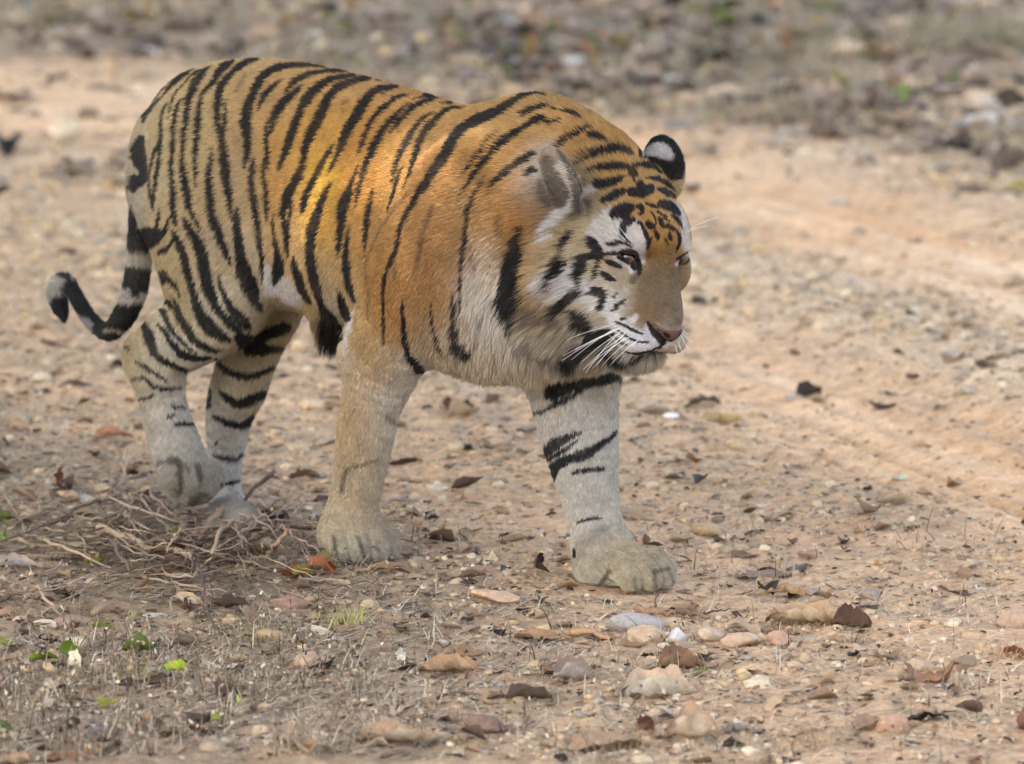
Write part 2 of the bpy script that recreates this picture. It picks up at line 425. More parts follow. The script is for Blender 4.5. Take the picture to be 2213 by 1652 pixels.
STRIPES = """
z1 100 720 30 110 660 60 170 590 50 240 520 25 300 470 8
z1 215 500 14 270 420 16 320 375 6
z1 310 450 8 330 430 25 400 350 50 480 280 55 560 235 30 620 200 10
z1 350 530 8 310 610 25 285 700 30 280 800 35 280 900 40 250 980 40 205 1040 28 180 1150 25 160 1280 22 160 1400 22 180 1500 20 195 1600 12
z1 275 960 30 262 1100 40 235 1250 40 215 1400 35 205 1500 30 200 1600 20
z1 800 175 8 700 210 18 600 260 18 520 350 14 440 430 18 400 520 18 370 620 14 355 700 6
z1 500 500 20 440 600 35 420 700 45 405 850 45 405 1000 45 385 1150 45 390 1300 50 400 1450 60 405 1600 56 420 1730 50 430 1760 20
z1 800 170 6 740 215 30 680 280 70 620 370 90 590 450 85 555 560 60 540 700 55 515 850 45 505 1000 40 500 1150 45 520 1300 70 550 1450 80 570 1590 50 640 1727 26 700 1857 8
z1 1050 110 10 970 160 60 880 220 80 820 320 55 750 400 35 700 470 35 675 600 50 660 750 60 645 900 55 635 1050 45 630 1200 35 635 1360 18 638 1390 5
z1 1700 140 8 1600 110 25 1430 95 25 1250 110 40 1130 150 60 1030 220 60 950 300 65 890 380 75 865 500 75 855 620 65 860 750 45 890 870 60 910 1000 75 930 1200 90 960 1400 70 978 1590 50 1000 1700 20
z1 945 500 8 935 620 30 930 750 40 915 870 50
z1 795 980 8 790 1080 35 765 1250 55 770 1400 70 785 1550 75 800 1690 85 850 1820 90 900 1940 80 940 2050 50 990 2160 16
z1 1950 205 6 1800 180 35 1600 175 50 1450 200 60 1330 260 80 1250 370 85 1200 490 80 1150 620 95 1140 750 105 1155 880 90 1155 1000 75 1140 1100 50 1130 1190 20
z1 1510 305 8 1430 370 40 1340 450 55 1290 540 40 1255 640 10
z1 2300 260 8 2065 235 30 1900 240 35 1750 270 50 1630 330 60 1560 410 35 1530 470 8
z1 1720 350 8 1660 420 50 1560 500 80 1490 580 85 1430 680 80 1400 780 45 1380 860 20
z1 1385 690 15 1350 760 25 1345 900 45 1355 1050 50 1365 1200 20
z1 2300 270 20 2065 300 50 1950 340 70 1830 420 90 1740 530 90 1680 650 70 1620 800 85 1570 950 85 1530 1050 70 1490 1150 45 1470 1215 15
z1 1215 1080 10 1215 1150 45 1195 1300 60 1205 1450 65 1220 1530 60 1245 1690 60 1270 1890 55 1290 2090 40 1295 2240 25 1290 2350 10
z1 1325 1100 25 1320 1250 40 1340 1450 45 1345 1607 35 1350 1730 15
z3 640 215 10 520 185 40 350 220 60 220 270 70 130 350 75 80 450 80 30 560 90 -50 700 85 -110 850 70 -140 960 55 -165 1100 65 -230 1230 75 -290 1330 85 -330 1450 70 -350 1530 45 -320 1700 50 -310 1830 40 -303 1960 14
z1 1600 1500 30 1580 1700 30 1550 1880 30
z3 900 285 8 860 260 25 700 205 30 640 200 10
z3 930 275 8 850 255 30 700 280 40 600 300 60 520 370 80 450 470 90 380 590 85 300 710 85 250 830 65 200 940 40 150 1050 35 105 1140 8
z3 760 290 20 660 340 18
z3 940 355 8 820 370 30 740 420 45 640 500 45 560 590 50 510 690 45 470 800 40 430 890 25 405 940 6
z3 950 430 10 870 480 30 780 570 50 700 650 55 640 740 65 580 850 70 530 960 55 490 1060 50 450 1180 45 410 1330 40 380 1460 15
z3 1180 400 25 1080 430 40 980 470 45 880 560 40 800 650 35 740 720 15
z3 1300 395 10 1200 380 45 1130 360 45 1040 380 20 960 400 8
z3 1500 460 10 1400 440 25 1260 440 8
z3 1200 520 8 1080 580 35 1000 670 45 930 780 55 860 900 55 810 1010 45 780 1130 30 745 1230 8
z3 1480 475 10 1350 480 25 1270 530 45 1180 610 60 1100 700 65 1050 800 60 1010 900 60 970 1020 45 930 1130 30 870 1270 10
z3 870 1050 6 830 1130 25 790 1250 28 760 1340 28 730 1420 15 700 1510 8
z3 1070 310 6 1010 290 14 960 250 6
z3 2250 250 30 2065 380 55 1950 440 65 1800 520 90 1600 610 100 1460 690 95 1380 800 95 1310 920 90 1250 1020 90 1170 1130 80 1080 1260 70 1000 1370 55 940 1480 45 890 1560 40 840 1680 40 810 1830 40 750 1980 35 690 2100 30 665 2250 30 660 2400 30 660 2550 22 660 2700 18 665 2830 10
z3 1870 690 8 1760 780 25 1680 880 25 1600 980 30 1540 1060 25 1440 1180 8
z3 2120 660 40 1950 760 60 1830 850 60 1750 940 60 1660 1050 50 1570 1160 40 1500 1260 30 1440 1370 8
z3 2180 930 50 2065 1010 50 1950 1080 45 1830 1180 40 1780 1250 20 1745 1330 8
z3 1710 1130 6 1650 1240 20 1580 1360 30 1530 1480 38 1520 1600 38 1500 1700 38 1480 1850 36 1450 2050 36 1450 2250 34 1440 2430 18 1440 2530 8
z1 2030 960 20 1970 1050 45 1900 1170 60 1830 1300 60 1770 1420 65 1720 1560 60 1700 1650 20
z3 425 1030 8 390 1130 25 350 1230 45 310 1330 80 270 1430 90 247 1540 85 240 1650 70 220 1800 55 205 1950 20
z3 565 1280 10 540 1400 40 510 1550 50 490 1700 40 480 1850 22 488 1950 8
z4 320 200 10 300 350 40 285 500 55 295 650 70 320 800 60 365 930 30 375 970 10
z1 2000 1340 20 1940 1450 60 1880 1600 75 1850 1690 90 1800 1820 95 1785 1970 95 1790 2110 95 1810 2250 100 1840 2390 90 1880 2520 60 1920 2600 60
z2 1620 570 10 1620 680 60 1660 800 80 1700 920 80 1750 1020 50 1780 1050 20
z2 1410 150 8 1410 280 20 1430 430 35 1450 560 55 1460 680 100 1440 780 80 1410 860 20
z4 190 820 10 230 930 60 270 1040 90 300 1120 60
z4 0 900 30 40 1020 70 90 1120 130 150 1200 150 200 1300 110
z2 1050 90 15 1045 230 60 1060 400 75 1085 600 100 1120 760 140 1170 880 140 1200 980 100 1250 1080 70 1290 1130 25
z2 500 190 15 560 300 70 640 430 90 690 560 100 710 700 100 740 850 110 790 1000 90 850 1120 70 930 1210 70 1010 1290 70 1090 1350 30
z2 850 760 8 880 880 35 930 1000 50 1000 1120 80 1080 1220 100 1150 1290 60
z2 400 330 20 440 430 70 500 560 75 530 700 65 570 850 60 600 960 70 640 1080 90 690 1200 110 770 1300 130 870 1380 90 960 1420 40 990 1440 10
z2 370 200 15 310 330 45 290 400 20
z2 390 430 25 340 505 40 265 540 45
z2 265 110 12 250 220 35 230 320 25 220 390 8
z2 300 740 45 330 800 55 400 860 40 440 920 25 470 995 8
z2 240 870 30 320 810 40
z2 370 970 8 430 1080 35 480 1200 60 540 1320 75 610 1430 75 710 1490 65 800 1530 40 870 1530 15
z2 110 1200 50 180 1120 30 250 1050 60 330 1040 50 390 1100 30 430 1200 15 440 1280 6
z2 250 1080 50 310 1170 50 360 1290 45 440 1400 35 530 1500 30 620 1560 12
z2 240 1270 20 310 1350 40 380 1470 55 460 1560 70 560 1600 70 680 1620 50 770 1610 20
z2 110 1250 30 140 1350 90 170 1460 80 200 1560 60 260 1620 60 380 1680 50 520 1750 30 640 1760 15
z7 140 370 15 190 410 10
z7 230 490 8 310 540 20 370 585 15 440 630 6
z7 200 610 10 280 600 15 350 660 20 430 680 22 530 670 10
z7 230 750 10 290 740 14 350 715 8
z7 470 800 14 550 805 10
z7 500 915 20 600 915 20
z7 450 870 16 480 850 10
z7 930 330 50 1010 380 110 1100 410 50 1200 400 30
z7 1060 330 50 1150 290 60 1230 260 60
z7 770 480 20 830 545 30 930 585 35 1010 590 30 1090 560 25 1170 520 20
z7 800 690 20 860 750 45 930 775 50 1020 740 50 1120 690 35
z7 750 860 15 830 900 30 930 925 40 1000 890 40 1045 840 20
z7 730 640 12 730 740 16 700 800 50 690 860 50 655 920 40 660 980 20
z7 690 1010 20 770 1040 14
z7 750 1130 15 830 1145 25 900 1150 22 935 1115 15
z7 800 1325 14 860 1320 16 920 1300 10
z6 680 100 40 668 170 70 668 240 80 700 300 50
z6 640 370 50 625 430 50
z6 615 430 40 690 370 60 700 330 40
z6 600 570 20 615 650 50 600 720 60
z6 590 760 100 690 760 120 770 750 90
z6 620 830 40 700 820 60
z6 570 1020 110 660 1040 120 750 1040 120
z6 640 1120 50 720 1110 50
z6 490 1290 130 600 1290 130 670 1270 110
z6 400 1400 60 440 1440 50 560 1420 60
z6 400 1360 60 370 1310 50 300 1260 80 230 1150 100 210 1130 80
z6 110 1270 110 160 1240 100 150 1180 60
z6 150 1030 30 190 1050 30
z4 850 950 10 860 1080 40 870 1230 50 890 1380 60 940 1520 70 1010 1630 75 1060 1670 40
z4 1370 820 8 1375 950 40 1380 1080 55 1400 1250 80 1450 1350 120 1510 1430 90 1530 1470 30
z4 1140 960 10 1150 1100 20 1180 1250 26 1220 1380 26 1250 1470 10
z4 2065 280 40 2000 450 90 1940 600 100 1900 750 90 1930 900 110 1970 1020 120 2040 1100 90
zo 225 630 20 205 760 90 170 880 120 150 1000 150 150 1100 130 180 1180 60
z5 0 290 55 120 210 50 240 150 45 330 130 30 430 150 20 470 170 8
z5 220 340 40 300 300 50 400 265 40 470 260 20
z5 510 290 12 620 310 14 720 340 30 800 385 20
z5 300 430 50 370 390 70 440 380 50
z5 470 430 36 600 400 18
z5 0 640 60 100 560 50 200 500 40 260 470 20
z5 560 680 50 640 610 50 740 560 45 850 500 35 930 480 25
z5 900 570 50 980 600 60 1070 640 20
z5 0 960 50 100 880 50 200 790 40 320 715 14
z5 250 940 30 300 900 60 340 880 40
z5 740 860 10 850 800 40 980 750 60 1120 710 70 1240 720 60 1310 760 20
z5 750 790 8 850 730 20 960 715 10
z5 840 935 8 930 905 40 1050 885 65 1180 880 60 1260 890 30 1310 940 70 1350 960 20
z5 1310 880 30 1400 860 50 1500 870 55 1590 930 12
z5 970 1060 80 1060 1040 75 1150 1010 60 1220 970 20 1300 970 12 1325 1020 15
z5 1440 985 10 1560 1000 40 1650 1040 50 1715 1080 12
z5 1020 1220 50 1110 1170 75 1200 1120 50 1230 1105 15
z5 1380 1050 60 1400 1110 90
z5 1290 1125 70 1390 1130 90 1480 1095 80
z5 1560 1095 20 1650 1130 60 1740 1190 30
z5 1120 1370 60 1200 1320 130 1290 1280 60
z5 1590 1240 60 1680 1270 80 1760 1340 40 1780 1370 12
z5 1210 1560 50 1220 1460 60 1280 1410 60 1330 1400 20
zf 780 520 50 830 500 60 850 600 60 800 630 30
zf 920 460 40 1020 500 60 1120 530 20
zf 1100 600 30 1240 670 30
zf 940 780 80 1000 830 90 1050 800 20
zf 1000 600 30 1060 700 25 1070 790 15
zf 1130 700 50 1180 820 60 1230 840 10
zf 1200 700 30 1290 750 20
zf 1260 820 60 1340 870 50 1400 900 30 1440 1000 50 1440 1100 40 1400 1190 30 1390 1240 10
zf 1060 920 50 1100 980 60 1095 1050 20
zf 1280 950 50 1300 1030 50
zf 1220 1040 30 1260 1120 10
zf 800 760 60 850 800 40 890 900 50 930 1000 60 950 1080 70 930 1190 20
zf 1000 1000 20 960 1080 40
zf 1330 660 30 1410 720 45 1460 800 35 1495 880 10
zf 310 1120 50 400 1120 60 500 1080 70 600 1120 40 690 1160 14
zf 560 990 40 620 1060 30 700 1110 20
zf 60 1000 60 90 1080 120 140 1200 140 200 1290 110
zf 250 1290 40 360 1275 40 470 1255 40 560 1235 40 700 1230 60 760 1300 70 800 1450 70 810 1570 50
zf 480 1330 60 580 1385 60 680 1420 80 720 1500 60
zf 310 1390 60 400 1440 70 500 1480 50
zf 1400 1350 30 1480 1320 60 1560 1250 30
zf 1440 1430 30 1530 1400 60 1580 1360 40
zh 170 510 40 230 560 60 290 590 30
zh 110 400 20 90 500 40 80 570 20
zh 90 700 80 160 740 90 170 820 60 150 900 60
zh 290 790 20 330 740 10
zh 320 890 40 380 850 30 420 810 10
zh 280 940 30 340 920 20
zh 380 1035 30 410 1030 20
zh 310 1060 14 360 1090 22 430 1120 24 500 1160 24 560 1190 22 620 1210 12
zh 330 1160 14 400 1210 22 460 1250 24 510 1275 20 590 1295 18 680 1300 12
zh 300 1240 10 360 1300 14 430 1330 12
zh 250 1370 110 320 1440 90 400 1440 60 500 1440 34 600 1425 24 700 1395 18 790 1360 16
zh 822 1290 24 815 1330 18 805 1370 14
zc 650 40 50 600 110 60 550 200 60 530 270 30
zc 540 330 60 510 430 120 450 520 110 410 600 70 400 680 50
zc 740 350 60 800 350 90 870 340 60 950 330 80
zc 790 380 90 770 440 120 740 540 100 730 640 60 735 720 35
zc 960 390 40 940 500 40 920 610 20
zc 740 780 70 650 820 80 590 890 80 520 940 110 480 980 80
zc 830 790 20 900 790 20
zc 640 1000 60 720 1050 110 770 1120 160 810 1200 130 870 1260 50
zl 600 160 30 660 130 50 740 80 60 800 50 60 860 30 40
zl 530 350 40 560 330 70 640 300 60 720 290 40 800 275 45 870 250 45 905 220 20
zl 430 445 14 500 435 14 560 400 22 620 375 20 700 330 20
zl 510 660 40 560 620 55 620 590 30 700 560 12
zl 520 700 20 600 660 20 680 600 10
zl 540 760 50 590 720 45 660 690 40 730 670 50 790 630 30 860 580 20 890 545 8
zl 550 810 20 570 750 30
zl 660 775 16 740 755 18 820 750 18
zl 680 1045 10 740 1025 12 810 1020 10
zl 664 1190 12 668 1230 10
h2 850 1275 20 880 1320 44 915 1355 56 940 1395 44
h2 935 1400 26 928 1430 16
zh 360 1090 20 430 1118 20
h2 800 190 20 800 150 24 825 100 40 880 65 44 950 60 44 1010 95 50 1045 160 50 1050 230 60 1030 290 70
h2 1010 270 70 950 235 50 880 205 34 830 195 20
h2 980 270 60 1010 310 50
z6 110 1270 130 120 1210 90 150 1290 80
"""
CLEFT_SHADE = """
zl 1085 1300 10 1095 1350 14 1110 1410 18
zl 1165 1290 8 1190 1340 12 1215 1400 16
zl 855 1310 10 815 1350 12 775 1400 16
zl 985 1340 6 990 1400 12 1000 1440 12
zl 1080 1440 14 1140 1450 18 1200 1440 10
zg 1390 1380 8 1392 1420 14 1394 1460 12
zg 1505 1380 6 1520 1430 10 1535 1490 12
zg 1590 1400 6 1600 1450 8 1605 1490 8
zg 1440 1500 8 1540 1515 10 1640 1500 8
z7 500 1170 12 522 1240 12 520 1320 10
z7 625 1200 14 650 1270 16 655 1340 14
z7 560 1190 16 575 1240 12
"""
FAINT_AND_SHADE = """
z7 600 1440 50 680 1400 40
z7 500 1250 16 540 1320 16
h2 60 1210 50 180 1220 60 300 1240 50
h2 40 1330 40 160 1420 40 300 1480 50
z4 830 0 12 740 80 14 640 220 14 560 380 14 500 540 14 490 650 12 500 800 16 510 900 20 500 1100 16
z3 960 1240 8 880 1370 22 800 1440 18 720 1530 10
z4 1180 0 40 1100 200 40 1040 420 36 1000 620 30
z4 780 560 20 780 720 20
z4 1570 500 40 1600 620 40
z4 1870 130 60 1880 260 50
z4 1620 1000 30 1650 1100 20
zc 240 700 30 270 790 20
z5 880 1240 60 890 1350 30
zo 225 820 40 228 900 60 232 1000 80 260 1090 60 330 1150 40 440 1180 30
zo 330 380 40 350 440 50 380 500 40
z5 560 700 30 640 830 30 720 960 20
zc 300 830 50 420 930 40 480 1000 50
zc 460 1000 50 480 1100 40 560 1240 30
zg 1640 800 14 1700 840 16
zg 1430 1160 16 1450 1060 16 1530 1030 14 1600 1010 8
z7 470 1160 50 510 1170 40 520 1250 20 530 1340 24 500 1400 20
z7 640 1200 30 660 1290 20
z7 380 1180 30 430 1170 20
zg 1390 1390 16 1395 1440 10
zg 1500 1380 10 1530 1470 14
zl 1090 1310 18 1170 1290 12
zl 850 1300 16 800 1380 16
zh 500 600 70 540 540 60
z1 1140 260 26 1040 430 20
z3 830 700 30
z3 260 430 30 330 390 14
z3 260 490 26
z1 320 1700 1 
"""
WHITES = """
h2 610 600 120 580 680 180 630 700 200 600 780 110 680 790 60
h2 770 650 90 750 720 70 790 790 60 800 870 40
h2 230 940 90 300 970 120 350 960 120
h2 430 1030 60 470 1060 60
h2 620 1240 60 700 1330 90 800 1380 90 880 1360 80 850 1310 50
zf 180 900 160 330 780 260 420 900 200 250 1000 120 500 1000 100
zf 720 830 120 760 950 160 820 1050 130 830 1250 90 840 1400 60
zf 1400 500 60 1480 650 80 1520 850 90 1520 1050 100 1560 1180 90
zf 300 1180 50 450 1190 50 620 1180 40
zf 420 1330 30 500 1410 40 620 1460 50 690 1560 50
zf 1390 1450 30 1480 1400 30 1560 1330 20
zh 490 1050 70 540 1010 50
zh 350 1150 80 480 1230 90 620 1290 100 700 1200 70 680 1110 40
zh 480 1350 60 620 1350 60 760 1310 50
zh 880 1330 60 980 1270 60 1060 1220 40
zc 600 480 110 560 620 110 600 700 120 480 800 80
zc 300 560 80 330 700 70 340 800 70 250 600 50
zc 800 680 70 870 720 70 820 850 60 930 860 80 900 960 60
zc 1080 900 90 1060 1020 90 1120 1100 60
zo 380 680 60 430 600 60 510 520 40
z5 880 1140 40 960 1080 50 800 1160 30
h2 830 160 50 880 140 80 940 145 80 985 175 50
z2 1350 950 90 1480 880 160 1560 970 160 1640 1050 90
z2 1350 700 70 1340 850 80
z4 340 1060 26 322 1200 30 285 1330 26 262 1480 20
"""
# base coat, sun-patch gold painted in: px, py, sRGB colour, hair length in mm
ANCH = """
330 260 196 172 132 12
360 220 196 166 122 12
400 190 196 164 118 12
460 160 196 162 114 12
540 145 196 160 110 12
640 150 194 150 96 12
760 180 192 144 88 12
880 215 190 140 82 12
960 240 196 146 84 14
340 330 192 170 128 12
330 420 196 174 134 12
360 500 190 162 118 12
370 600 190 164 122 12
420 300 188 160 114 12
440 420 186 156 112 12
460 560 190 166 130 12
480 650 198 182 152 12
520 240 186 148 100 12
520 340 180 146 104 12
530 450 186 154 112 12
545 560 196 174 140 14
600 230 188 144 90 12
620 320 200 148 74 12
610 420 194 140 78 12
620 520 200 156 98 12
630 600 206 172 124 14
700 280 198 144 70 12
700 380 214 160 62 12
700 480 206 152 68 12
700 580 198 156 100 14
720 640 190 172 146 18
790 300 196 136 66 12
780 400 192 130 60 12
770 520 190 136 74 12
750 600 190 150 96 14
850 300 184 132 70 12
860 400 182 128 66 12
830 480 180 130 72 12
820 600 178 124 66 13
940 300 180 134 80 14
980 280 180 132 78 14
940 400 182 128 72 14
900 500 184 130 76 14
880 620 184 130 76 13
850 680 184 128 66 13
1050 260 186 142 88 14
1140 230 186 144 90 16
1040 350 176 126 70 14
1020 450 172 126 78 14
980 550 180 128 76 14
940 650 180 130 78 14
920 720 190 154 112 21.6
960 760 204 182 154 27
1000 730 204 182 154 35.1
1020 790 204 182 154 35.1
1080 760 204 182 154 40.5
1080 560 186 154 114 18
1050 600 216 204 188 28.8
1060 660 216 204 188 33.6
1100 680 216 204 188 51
1120 760 204 182 154 48.6
1160 720 180 164 144 51.3
1250 740 180 164 144 45.9
1220 250 192 142 82 16
1280 290 192 140 78 18
1180 330 188 132 70 18
1100 330 184 132 74 16
1240 330 190 134 70 20
1320 320 190 138 76 16
1350 350 192 142 82 12
1120 420 184 126 62 26
1150 480 182 118 54 30
1130 540 150 96 42 26
1290 350 192 144 84 14
1330 380 192 142 80 10
1390 370 194 146 86 9
1380 410 192 142 82 8
1440 400 194 150 96 9
1330 430 192 150 100 9
1400 450 190 138 76 7
1450 450 188 142 86 7
1410 480 188 134 70 6
1430 510 184 130 66 5
1460 490 188 142 86 5
1420 540 138 100 58 5
1425 580 122 94 64 5
1440 620 122 100 76 5
1440 660 124 104 80 5
1450 690 134 116 94 5
1400 620 118 96 72 5
1400 660 120 92 62 5
1380 650 139 112 83 4
1370 700 141 114 82 4
1390 690 140 110 75 5
1340 600 178 154 120 5
1330 620 196 182 158 8
1330 660 214 208 198 9
1310 640 216 210 202 10
1300 700 202 190 172 12
1340 730 206 200 192 6
1380 740 216 208 204 5
1415 745 214 198 190 4
1460 735 206 188 168 4
1440 755 202 184 160 5
1390 780 180 166 144 34
1360 775 170 158 138 34
1420 775 180 166 144 28
1290 470 190 166 126 16
1270 500 196 178 144 18
1240 500 184 156 112 28
1210 540 206 180 134 42.5
1180 580 200 154 96 47.5
1175 620 200 154 96 47.5
1190 650 200 154 96 45
1230 600 220 212 200 26
1250 560 206 192 166 20
1280 560 190 162 122 12
1270 620 212 202 186 18
1250 680 196 180 152 26
1290 690 188 160 122 22
1220 690 158 144 124 42.5
1310 520 196 172 134 10
1300 550 188 158 116 8
1170 360 190 184 170 14
1190 340 170 164 150 14
1210 360 120 112 100 18
1220 400 80 74 66 20
1200 430 66 60 54 20
1240 380 150 134 110 14
1170 385 196 190 176 8
1195 322 200 194 182 8
1260 400 180 152 112 14
1430 300 22 22 24 9
1470 340 22 22 24 8
1475 400 178 160 130 10
1488 470 186 172 136 12
1486 560 170 146 116 6
1470 590 150 122 86 4
310 300 190 170 135 10
300 420 182 170 152 12
300 540 186 172 148 12
285 600 190 180 164 12
250 700 170 156 134 12
180 650 140 138 138 12
130 610 186 180 166 14
130 670 60 58 58 16
290 780 182 158 120 10
290 730 180 154 114 10
340 770 206 192 168 10
370 820 196 182 158 9
310 850 178 160 130 9
380 880 200 192 182 9
350 930 190 178 156 9
400 960 198 192 184 9
380 1020 186 174 152 8
430 1000 176 168 154 8
430 1062 148 136 120 7
455 1050 156 142 124 7
390 1055 152 138 116 7
410 1082 132 120 106 6
560 680 170 146 114 12
600 700 176 148 112 12
560 760 188 164 130 10
540 860 188 166 134 10
520 790 184 162 130 10
490 930 196 184 166 9
500 1000 200 194 186 9
490 1080 186 178 166 9
500 1135 186 178 166 7
560 1140 186 178 166 7
520 1120 186 178 166 7
790 730 200 160 108 12
750 800 207 184 152 12
820 800 196 153 101 12
780 880 194 155 106 10
850 860 220 208 190 12
880 800 220 208 190 14
770 950 191 155 111 10
840 930 220 208 190 12
760 1020 190 157 117 9
810 1020 191 165 129 9
740 1090 191 165 129 8
800 1100 182 153 119 8
710 1160 198 178 146 8
770 1170 192 174 146 8
830 1180 178 166 146 8
780 1205 178 170 154 8
1150 830 190 174 152 14
1200 830 196 184 166 14
1290 830 192 176 152 12
1170 900 196 184 168 10
1250 900 204 196 184 10
1310 900 202 192 178 10
1220 1000 204 192 174 9
1290 980 206 200 190 9
1320 1000 200 190 172 9
1270 1080 206 200 192 8
1320 1100 202 188 166 8
1240 1120 200 188 166 8
1280 1160 206 192 176 8
1270 1210 192 172 142 8
1340 1170 196 174 142 8
1330 1210 190 170 140 8
1400 1215 192 168 132 8
1400 1250 184 164 134 8
1450 1240 188 170 142 8
1470 1270 204 192 176 8
1300 1260 194 186 166 8
865 860 222 212 196 13
840 990 214 202 184 10
832 1060 208 192 170 8"""
bvh = BVHTree.FromPolygons([tuple(p) for p in TV.tolist()], [tuple(q) for q in TQ.tolist()])
CAMV = Vector(CAM)
def hit(px, py):
    """first point of the body on the sight line; a near miss is moved onto the outline"""
    d = Vector(rayd(px, py)).normalized()
    h = bvh.ray_cast(CAMV, d)
    if h[0] is not None: return np.array(h[0])
    P = CAMV + d * 14.9
    q = bvh.find_nearest(P)[0]
    for _ in range(3):
        P = CAMV + d * ((q - CAMV) @ d)
        q = bvh.find_nearest(P)[0]
    return np.array(q)
def proj(P):
    r = P - CAM
    z = r @ FW
    return np.c_[1106.5 + r[:, 0] / z * FPX, 826.0 - (r @ UP) / z * FPX], z
def parse(txt):
    out = []
    for ln in txt.strip().splitlines():
        t = ln.split()
        x0, y0, s = VIEWS[t[0]]
        a = np.array([float(v) for v in t[1:]]).reshape(-1, 3)
        a[:, 2] *= dict(zc=1.15, z5=1.12, zf=1.12, zh=1.1, z7=1.25, z6=1.2, z2=1.08, z1=.98, zl=1.15).get(t[0], 1.08)
        a = np.c_[(x0 + a[:, 0] / s) * K, (y0 + a[:, 1] / s) * K, a[:, 2] / s * K / 2 * 1.1 + .5]
        if len(a) == 1: a = np.vstack([a, a + [1, 1, 0]])
        if len(a) > 2: a = catmull(a, 3)
        dep = proj(np.array([hit(p[0], p[1]) for p in a]))[1]
        out.append(np.c_[a, dep])
    return out
_t = time.time()
STR, FNT, WHT, CLF = parse(STRIPES), parse(FAINT_AND_SHADE), parse(WHITES), parse(CLEFT_SHADE)
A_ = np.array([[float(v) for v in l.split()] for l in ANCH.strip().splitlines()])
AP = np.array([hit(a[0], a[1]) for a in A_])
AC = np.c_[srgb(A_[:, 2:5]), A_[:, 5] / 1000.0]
# the same coat on the far side of the trunk
_b = toB(AP)
_m = (_b[:, 2] > .5) & (_b[:, 0] < 0) & (_b[:, 1] < -.02)
_mp = np.array([W(b[0], -b[1], b[2]) for b in _b[_m]])
AP = np.vstack([AP, _mp]); AC = np.vstack([AC, AC[_m]])
def stroke_mask(uv, z, noise, strokes, soft=1.6, tol=.10):
    m = np.zeros(len(uv))
    for a in strokes:
        r = a[:, 2].max() + soft + 3
        idx = np.nonzero((uv[:, 0] > a[:, 0].min() - r) & (uv[:, 0] < a[:, 0].max() + r) & (uv[:, 1] > a[:, 1].min() - r) & (uv[:, 1] < a[:, 1].max() + r))[0]
        if len(idx) == 0: continue
        p = uv[idx]; zz = z[idx]; nz = noise[idx]
        best = np.zeros(len(idx))
        for i in range(len(a) - 1):
            u, v = a[i, :2], a[i + 1, :2]
            e = v - u
            t = np.clip((p - u) @ e / max(e @ e, 1e-9), 0, 1)
            d = np.hypot(*(p - u - t[:, None] * e).T)
            hw = a[i, 2] + t * (a[i + 1, 2] - a[i, 2])
            dz = np.abs(zz - (a[i, 3] + t * (a[i + 1, 3] - a[i, 3])))
            val = np.clip((hw - d + nz * (.5 + .13 * hw)) / soft + .5, 0, 1) * (dz < tol)
            best = np.maximum(best, val)
        m[idx] = np.maximum(m[idx], best)
    return m
from mathutils.kdtree import KDTree
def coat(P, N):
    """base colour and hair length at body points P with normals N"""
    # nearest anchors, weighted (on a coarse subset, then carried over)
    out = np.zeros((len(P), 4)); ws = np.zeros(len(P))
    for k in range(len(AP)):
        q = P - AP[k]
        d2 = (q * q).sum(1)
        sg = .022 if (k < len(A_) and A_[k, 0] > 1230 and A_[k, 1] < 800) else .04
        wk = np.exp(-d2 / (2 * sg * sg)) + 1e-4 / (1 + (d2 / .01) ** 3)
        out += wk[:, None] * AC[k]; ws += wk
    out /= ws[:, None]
    b = toB(P)
    view = (CAM - P); view /= np.linalg.norm(view, axis=1)[:, None]
    away = ((N * view).sum(1) < -.05) & (b[:, 2] > .45) & (b[:, 0] < 0) & (b[:, 0] > -1.27)
    Q = P.copy()
    Q[away] = b[away, :1] * F_ + (L0 - b[away, 1:2]) * L_ + b[away, 2:] * np.array([0, 0, 1.])
    uv, z = proj(Q)
    n1 = vnoise(P, .007, 1) * .6 + vnoise(P, .003, 2) * .6
    rgb = out[:, :3].copy()
    wh = stroke_mask(uv, z, n1, WHT, soft=7)
    rgb += (srgb((226, 222, 220)) - rgb) * wh[:, None] * .72
    mot = vnoise(P, .03, 5) * .08 + vnoise(P, .008, 6) * .09 + vnoise(P, .0035, 9) * .09
    rgb *= (1 + mot)[:, None]
    fa = stroke_mask(uv, z, n1, FNT, soft=5)  # faint coat marks, plus shade of shoulder fold, jaw and toes painted in
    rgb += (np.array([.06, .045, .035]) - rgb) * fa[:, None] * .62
    cf = stroke_mask(uv, z, n1, CLF, soft=8)  # toe clefts: crease shade painted as dark lines in the coat
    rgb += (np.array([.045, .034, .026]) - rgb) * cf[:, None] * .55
    bl = stroke_mask(uv, z, n1, STR)
    worn = np.clip(1 - .10 * np.clip(vnoise(P, .05, 7), 0, 1) - .08 * np.clip(vnoise(P, .006, 8), 0, 1), 0, 1)
    rgb += (np.array([.012, .011, .012]) - rgb) * (bl * worn)[:, None]
    sat_ = np.clip((rgb[:, 0] - rgb[:, 2]) / (rgb[:, 0] + 1e-6), 0, 1)
    rgb = rgb * np.stack([1 - .02 * sat_, 1 + .11 * sat_ ** 2, 1 + .14 * sat_ ** 2], 1)
    g_ = rgb @ np.array([.3, .6, .1])
    rgb = g_[:, None] + (rgb - g_[:, None]) * .97
    return np.clip(rgb * .66, .008, .9), out[:, 3], bl
